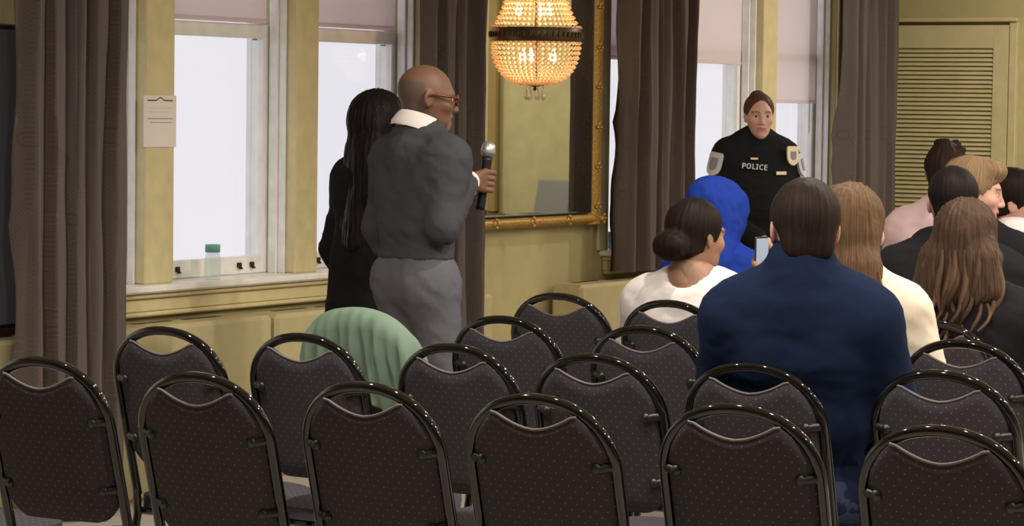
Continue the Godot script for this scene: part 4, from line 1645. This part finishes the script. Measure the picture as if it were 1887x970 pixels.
func curls(n: int, y0: float, y1: float, wave: float, sd: int) -> Array:
	rng.seed = sd
	var out := []
	for k in n:
		var u := float(k) / (n - 1)
		var x := lerpf(-0.12, 0.12, u) + rng.randf_range(-0.01, 0.01)
		var z := 0.12 - 0.06 * pow(absf(u * 2.0 - 1.0), 2.0) + rng.randf_range(-0.015, 0.02)
		var end := y1 - rng.randf_range(-0.05, 0.07)
		var ph := rng.randf() * TAU
		var fr := rng.randf_range(24.0, 34.0)
		var pts := []
		var rad := []
		for i in 16:
			var v := i / 15.0
			var y := lerpf(y0 + 0.05, end, v)
			var a := wave * v * (0.6 + 0.6 * v)
			pts.append(Vector3(x * (1.0 + 0.25 * v) + a * sin(ph + y * fr), y, z + a * cos(ph + y * fr)))
			rad.append((0.013 - 0.009 * v) * minf(1.0, 0.25 + v * 3.0))
		out.append([pts, rad])
	return out

func officer_marks(p: Dictionary) -> void:
	var J: Dictionary = p.J
	var grey := mat("patch_cloth", rgb(196, 200, 206), 0.8)
	var dk := mat("patch_dark", rgb(132, 138, 150), 0.8)
	var gold := mat("badge_metal", rgb(236, 226, 202), 0.35, 0.3)
	# shield patches on both upper sleeves
	for s in [-1.0, 1.0]:
		var up: Vector3 = J.shL if s < 0 else J.shR
		var dn: Vector3 = J.elL if s < 0 else J.elR
		var c := up.lerp(dn, 0.2)
		var y := (up - dn).normalized()
		var z := Vector3(s, 0, -0.62)
		z = (z - y * z.dot(y)).normalized()
		var x := y.cross(z)
		var mb := MB.new()
		var inner := MB.new()
		bent_shield(mb, 0.04, 0.056, 0.078, 0.008)
		bent_shield(inner, 0.022, 0.03, 0.085, 0.004)
		var o := obj("sleeve_patch", mb, grey, p.root)
		o.transform = Transform3D(Basis(x, y, z), c)
		obj("patch_emblem", inner, dk, o)
	# badge on the left breast, lettering on the right breast
	var mb2 := MB.new()
	bent_shield(mb2, 0.032, 0.045, 0.2, 0.006)
	var b := obj("badge", mb2, gold, p.root)
	b.transform = Transform3D(Basis(Vector3.UP, PI + 0.30) * Basis(Vector3.RIGHT, -0.06), Vector3(-0.078, 1.315, 0.055))
	mb2 = MB.new()
	bent_shield(mb2, 0.016, 0.02, 0.204, 0.004)
	obj("badge_centre", mb2, dk, b)
	mb2 = MB.new()
	mb2.box(Vector3(-0.03, -0.008, 0.0), Vector3(0.03, 0.008, 0.004), 0.002)
	var np := obj("name_plate", mb2, gold, p.root)
	np.transform = Transform3D(Basis(Vector3.UP, PI + 0.28), Vector3(-0.078, 1.245, -0.142))
	for row in [["POLICE", 0.036, Vector3(0.058, 1.275, -0.152)], ["CITY", 0.016, Vector3(0.05, 1.20, -0.144)]]:
		if row[0] == "CITY": continue
		var tm := TextMesh.new()
		tm.text = row[0]
		var f := SystemFont.new()
		f.font_names = PackedStringArray(["Droid Sans"])
		f.font_weight = 700
		tm.font = f
		tm.font_size = 32
		tm.pixel_size = row[1] / 32.0
		tm.depth = 0.006
		tm.material = grey
		var o := MeshInstance3D.new()
		o.name = "lettering"
		o.mesh = tm
		p.root.add_child(o, true)
		o.transform = Transform3D(Basis(Vector3.UP, PI - 0.2) * Basis(Vector3.BACK, -0.08), row[2])
	# small pin above the lettering
	mb2 = MB.new()
	mb2.box(Vector3(-0.018, -0.005, 0.0), Vector3(0.018, 0.005, 0.004), 0.002)
	var pin := obj("breast_pin", mb2, gold, p.root)
	pin.transform = Transform3D(Basis(Vector3.UP, PI - 0.2), Vector3(0.056, 1.312, -0.14))

func bent_shield(mb: MB, hw: float, hh: float, rad: float, th: float) -> void:
	# shield outline wrapped on a cylinder of the given radius round y
	var nx := 9
	var ny := 9
	var f := []
	var b := []
	for j in ny:
		var v := 2.0 * j / (ny - 1) - 1.0
		var w := hw * (1.0 if v > -0.1 else sqrt(maxf(0.04, 1.0 - pow((v + 0.1) / 0.92, 2.0))))
		if v > 0.8: w *= 0.86
		for i in nx:
			var x := w * (2.0 * i / (nx - 1) - 1.0)
			var a := x / rad
			f.append(Vector3(sin(a) * (rad + th), v * hh, cos(a) * (rad + th)))
			b.append(Vector3(sin(a) * (rad - th), v * hh, cos(a) * (rad - th)))
	mb.slab(f, b, nx, ny)

# ---------------------------------------------------------------- props
func props() -> void:
	var mb: MB
	# green jacket over a chair back
	var jm := cloth("green_cloth", rgb(114, 134, 118))
	var nx := 60
	var ny := 34
	var f := []
	var b := []
	noise.seed = 17
	for j in ny:
		for i in nx:
			var u := 2.0 * i / (nx - 1) - 1.0
			var v := 2.0 * j / (ny - 1) - 1.0        # -1 hem in front, 0 over the bow, +1 hem behind
			var ax := absf(u)
			var x := 0.196 * u
			var drop := 0.15 * (1.0 - pow(maxf(0.0, 1.0 - pow(ax, 2.15)), 1.0 / 2.15)) - 0.02
			var len_ := 0.30 + 0.05 * noise.get_noise_1d(u * 60.0)
			var d := drop + absf(v) * len_
			if absf(v) < 0.12: d = drop + 0.12 * len_ * pow(absf(v) / 0.12, 2.0)
			var fold := (0.5 + 0.32 * sin(u * 15.0 + 5.0 * noise.get_noise_2d(u * 60.0, v * 30.0) + v * 1.5) + 0.3 * sin(u * 31.0 + 4.0 * noise.get_noise_2d(u * 50.0 + 30.0, v * 40.0))) * 0.03 * clampf(absf(v) * 2.5, 0.0, 1.0)
			var out := clampf(absf(v) / 0.12, 0.0, 1.0) * 0.05 + fold
			var p := back_pt(x * (1.0 + 0.03 * absf(v)), d, signf(v) * out)
			var n := Vector3(0, 0.25, 1.0 if v >= 0 else -1.0)
			f.append(p)
			b.append(back_pt(x * (1.0 + 0.03 * absf(v)) * 0.985, d + 0.006, signf(v) * (out - 0.006)))
	mb = MB.new()
	# front points run from the hem behind upwards so that the outside faces out
	mb.slab(b, f, nx, ny)
	var jo := obj("green_jacket", mb, jm)
	tag(jo, "sage green jacket draped over the back of an empty chair", "jacket")
	jo.position = seat_at(-4.638, 6.918)
	# paper notice on the window mullion
	var im := Image.create(128, 192, false, Image.FORMAT_RGB8)
	im.fill(rgb(232, 220, 214))
	for x in range(14, 114):
		var yy := 16 - int(11.0 * exp(-pow((x - 64.0) / 11.0, 2.0)))
		im.fill_rect(Rect2i(x, yy, 1, 5), rgb(86, 76, 68))
	im.fill_rect(Rect2i(14, 84, 100, 4), rgb(168, 154, 146))
	im.fill_rect(Rect2i(26, 98, 84, 4), rgb(182, 168, 160))
	im.fill_rect(Rect2i(18, 46, 90, 2), rgb(206, 192, 186))
	im.fill_rect(Rect2i(18, 60, 84, 2), rgb(206, 192, 186))
	var nm := mat("notice_print", Color.WHITE, 0.7)
	nm.albedo_texture = ImageTexture.create_from_image(im)
	mb = MB.new()
	mb.box(Vector3(0, 0, -0.208), Vector3(0.003, 0.205, 0), 0)
	for k in mb.uv.size():
		mb.uv[k] = Vector2(-mb.v[k].z / 0.208, 1.0 - mb.v[k].y / 0.205)
	var no := obj("paper_notice", mb, nm)
	no.position = Vector3(WALL + 0.013, 1.36, -8.845)
	tag(no, "printed paper notice taped to the window mullion beside curtain", "notice")
	# water bottle on the sill
	var t := thing("water_bottle", "clear plastic water bottle with teal cap on the window sill", "bottle", Vector3(WALL - 0.005, SILL, -9.33))
	var pet := mat("clear_plastic", Color(0.82, 0.95, 0.93, 0.28), 0.08)
	pet.transparency = BaseMaterial3D.TRANSPARENCY_ALPHA
	mb = MB.new()
	mb.lathe([Vector2(0, 0.0), Vector2(0.03, 0.0), Vector2(0.033, 0.008), Vector2(0.033, 0.085), Vector2(0.029, 0.105), Vector2(0.024, 0.112)], 20)
	obj("bottle_body", mb, pet, t)
	mb = MB.new()
	mb.lathe([Vector2(0, 0.145), Vector2(0.029, 0.144), Vector2(0.031, 0.14), Vector2(0.031, 0.112), Vector2(0.0, 0.111)], 20)
	obj("cap", mb, mat("teal_plastic", rgb(112, 172, 162), 0.45), t)
	t = thing("plastic_cup", "pale blue plastic cup on the sill of the farther window", "cup", Vector3(WALL + 0.01, SILL, -12.74))
	mb = MB.new()
	mb.lathe([Vector2(0, 0.0), Vector2(0.026, 0.0), Vector2(0.034, 0.09), Vector2(0.032, 0.09), Vector2(0.024, 0.004), Vector2(0, 0.004)], 18)
	obj("cup_wall", mb, mat("blue_plastic", rgb(120, 168, 190), 0.3), t)
	# dark panel on the radiator cover left of the curtain
	t = thing("display_panel", "dark grey flat display standing on the radiator cover beside curtain", "display", Vector3(WALL + 0.12, 0.6735, -7.53))
	mb = MB.new()
	mb.box(Vector3(-0.02, 0.03, -0.42), Vector3(0.025, 1.14, 0.5), 0.006)
	obj("housing", mb, M.black_plastic, t)
	mb = MB.new()
	mb.box(Vector3(0.025, 0.05, -0.405), Vector3(0.028, 1.12, 0.485), 0)
	obj("screen", mb, M.dark_screen, t)
	mb = MB.new()
	mb.box(Vector3(-0.07, 0.0, -0.2), Vector3(0.07, 0.03, 0.3), 0.006)
	obj("foot", mb, M.black_plastic, t)
	# what the mirror shows: sideboard, laptop, television and a pilaster on the end wall
	t = thing("sideboard", "dark wooden sideboard against the end wall, seen in the mirror", "sideboard", Vector3(-4.1, 0, END + 0.26))
	mb = MB.new()
	mb.box(Vector3(-0.9, 0.79, -0.24), Vector3(0.9, 0.83, 0.24), 0.006)
	obj("top", mb, M.wood, t)
	mb = MB.new()
	mb.box(Vector3(-0.86, 0.1, -0.22), Vector3(0.86, 0.79, 0.2), 0.004)
	var body := obj("carcase", mb, M.wood, t)
	for k in 3:
		mb = MB.new()
		mb.box(Vector3(-0.84 + k * 0.565, 0.13, 0.2), Vector3(-0.29 + k * 0.565, 0.77, 0.218), 0.004)
		var dr := obj("door", mb, M.wood, t)
		mb = MB.new()
		mb.tube([Vector3(-0.32 + k * 0.565, 0.42, 0.225), Vector3(-0.32 + k * 0.565, 0.52, 0.225)], [0.006], 6)
		obj("handle", mb, M.bronze, dr)
	for q in [[-0.8, -0.18], [0.8, -0.18], [-0.8, 0.16], [0.8, 0.16]]:
		mb = MB.new()
		mb.tube([Vector3(q[0], 0, q[1]), Vector3(q[0], 0.1, q[1])], [0.018, 0.026], 8)
		obj("leg", mb, M.wood, t)
	t = thing("laptop", "open grey laptop on the sideboard, seen in the mirror", "laptop", Vector3(-4.58, 0.83, END + 0.30), 0.35)
	mb = MB.new()
	mb.box(Vector3(-0.17, 0.0, -0.12), Vector3(0.17, 0.014, 0.12), 0.004)
	obj("base", mb, M.grey_plastic, t)
	mb = MB.new()
	mb.box(Vector3(-0.15, 0.014, -0.08), Vector3(0.15, 0.016, 0.02), 0)
	obj("keyboard", mb, M.black_plastic, t)
	var lid := MB.new()
	lid.box(Vector3(-0.17, 0.0, -0.004), Vector3(0.17, 0.225, 0.004), 0.003)
	var lo := obj("lid", lid, M.grey_plastic, t)
	lo.transform = Transform3D(Basis(Vector3.RIGHT, -0.2), Vector3(0, 0.014, -0.118))
	mb = MB.new()
	mb.box(Vector3(-0.158, 0.014, 0.004), Vector3(0.158, 0.212, 0.0055), 0)
	obj("screen", mb, mat("laptop_screen", rgb(112, 110, 104), 0.4), lo)
	t = thing("power_strip", "black power strip lying beside the laptop on the sideboard", "power strip", Vector3(-4.08, 0.83, END + 0.3))
	mb = MB.new()
	mb.box(Vector3(-0.11, 0.0, -0.03), Vector3(0.11, 0.03, 0.03), 0.006)
	obj("strip_body", mb, M.black_plastic, t)
	mb = MB.new()
	for k in 4: mb.box(Vector3(-0.085 + k * 0.05, 0.03, -0.014), Vector3(-0.06 + k * 0.05, 0.04, 0.014), 0.003)
	obj("plug", mb, M.black_plastic, t)
	t = thing("television", "dark wall television on the end wall, seen in the mirror", "television", Vector3(-3.85, 1.27, END + 0.021))
	mb = MB.new()
	mb.box(Vector3(0.02, 0.0, 0.04), Vector3(1.5, 0.95, 0.09), 0.006)
	obj("housing", mb, M.black_plastic, t)
	mb = MB.new()
	mb.box(Vector3(0.04, 0.02, 0.09), Vector3(1.48, 0.93, 0.093), 0)
	obj("screen", mb, mat("television_screen", rgb(18, 18, 24), 0.25), t)
	mb = MB.new()
	mb.box(Vector3(0.55, 0.3, 0.0), Vector3(0.95, 0.65, 0.045), 0.004)
	obj("wall_bracket", mb, M.dark_metal, t)
	mb = MB.new()
	mb.box(Vector3(-4.125, 0.83, END), Vector3(-4.045, 2.6, END + 0.05), 0.012)
	struct(obj("trim_1", mb, M.olive_trim), "narrow gilt pilaster on the end wall")
	# rods that carry the curtains, above the picture
	var rb := 0
	for r in [[7.6, 11.2, "bronze curtain rod above the nearer tall window"], [12.2, 15.95, "bronze curtain rod above the farther tall window"]]:
		t = thing("curtain_rod", r[2], "curtain rod", Vector3(WALL, 2.99, -r[0]))
		mb = MB.new()
		mb.tube([Vector3(0.22, 0, 0), Vector3(0.22, 0, -(r[1] - r[0]))], [0.016], 10)
		obj("rod", mb, M.bronze, t)
		for z in [0.08, (r[1] - r[0]) / 2.0, r[1] - r[0] - 0.08]:
			mb = MB.new()
			mb.box(Vector3(0, -0.02, -z - 0.012), Vector3(0.22, 0.0, -z + 0.012), 0.003)
			obj("bracket", mb, M.bronze, t)

func _ready() -> void:
	setup_view()
	materials()
	room()
	window("window_1", BAYS1, [1.885, 1.885, 1.885], "tall three part sash window with a paper notice on its mullion")
	window("window_2", BAYS2, [1.80, 1.80, 1.59], "tall three part sash window beside the louvred door")
	window("window_3", BAYS3, [2.3, 2.3, 2.3], "tall three part sash window beside the rear rows of chairs")
	louvre_door()
	radiator_cover(5.4, 7.55, "pale yellow radiator cover under the dark display")
	radiator_cover(7.58, 9.445, "pale yellow radiator cover below the window with the notice")
	radiator_cover(9.475, 11.2, "pale yellow radiator cover behind the person with the microphone")
	radiator_cover(12.03, 15.5, "pale yellow radiator cover below the window behind the police uniform")
	curtain(7.74, 8.31, 0.03, -6.635, 5.0, 1, "charcoal curtain beside the paper notice, reaching behind the rear chairs")
	curtain(10.36, 10.89, 0.03, -6.635, 4.0, 2, "charcoal curtain behind the person with the microphone, next to the gilt mirror")
	curtain(12.48, 13.23, 0.715, -6.79, 4.5, 3, "charcoal curtain between the gilt mirror and the police uniform, ending at the sill")
	curtain(15.19, 15.95, 0.68, -6.79, 5.0, 4, "charcoal curtain between the police uniform and the louvred door")
	ceiling_lights()
	mirror()
	chandelier()
	chairs()
	props()
	people()
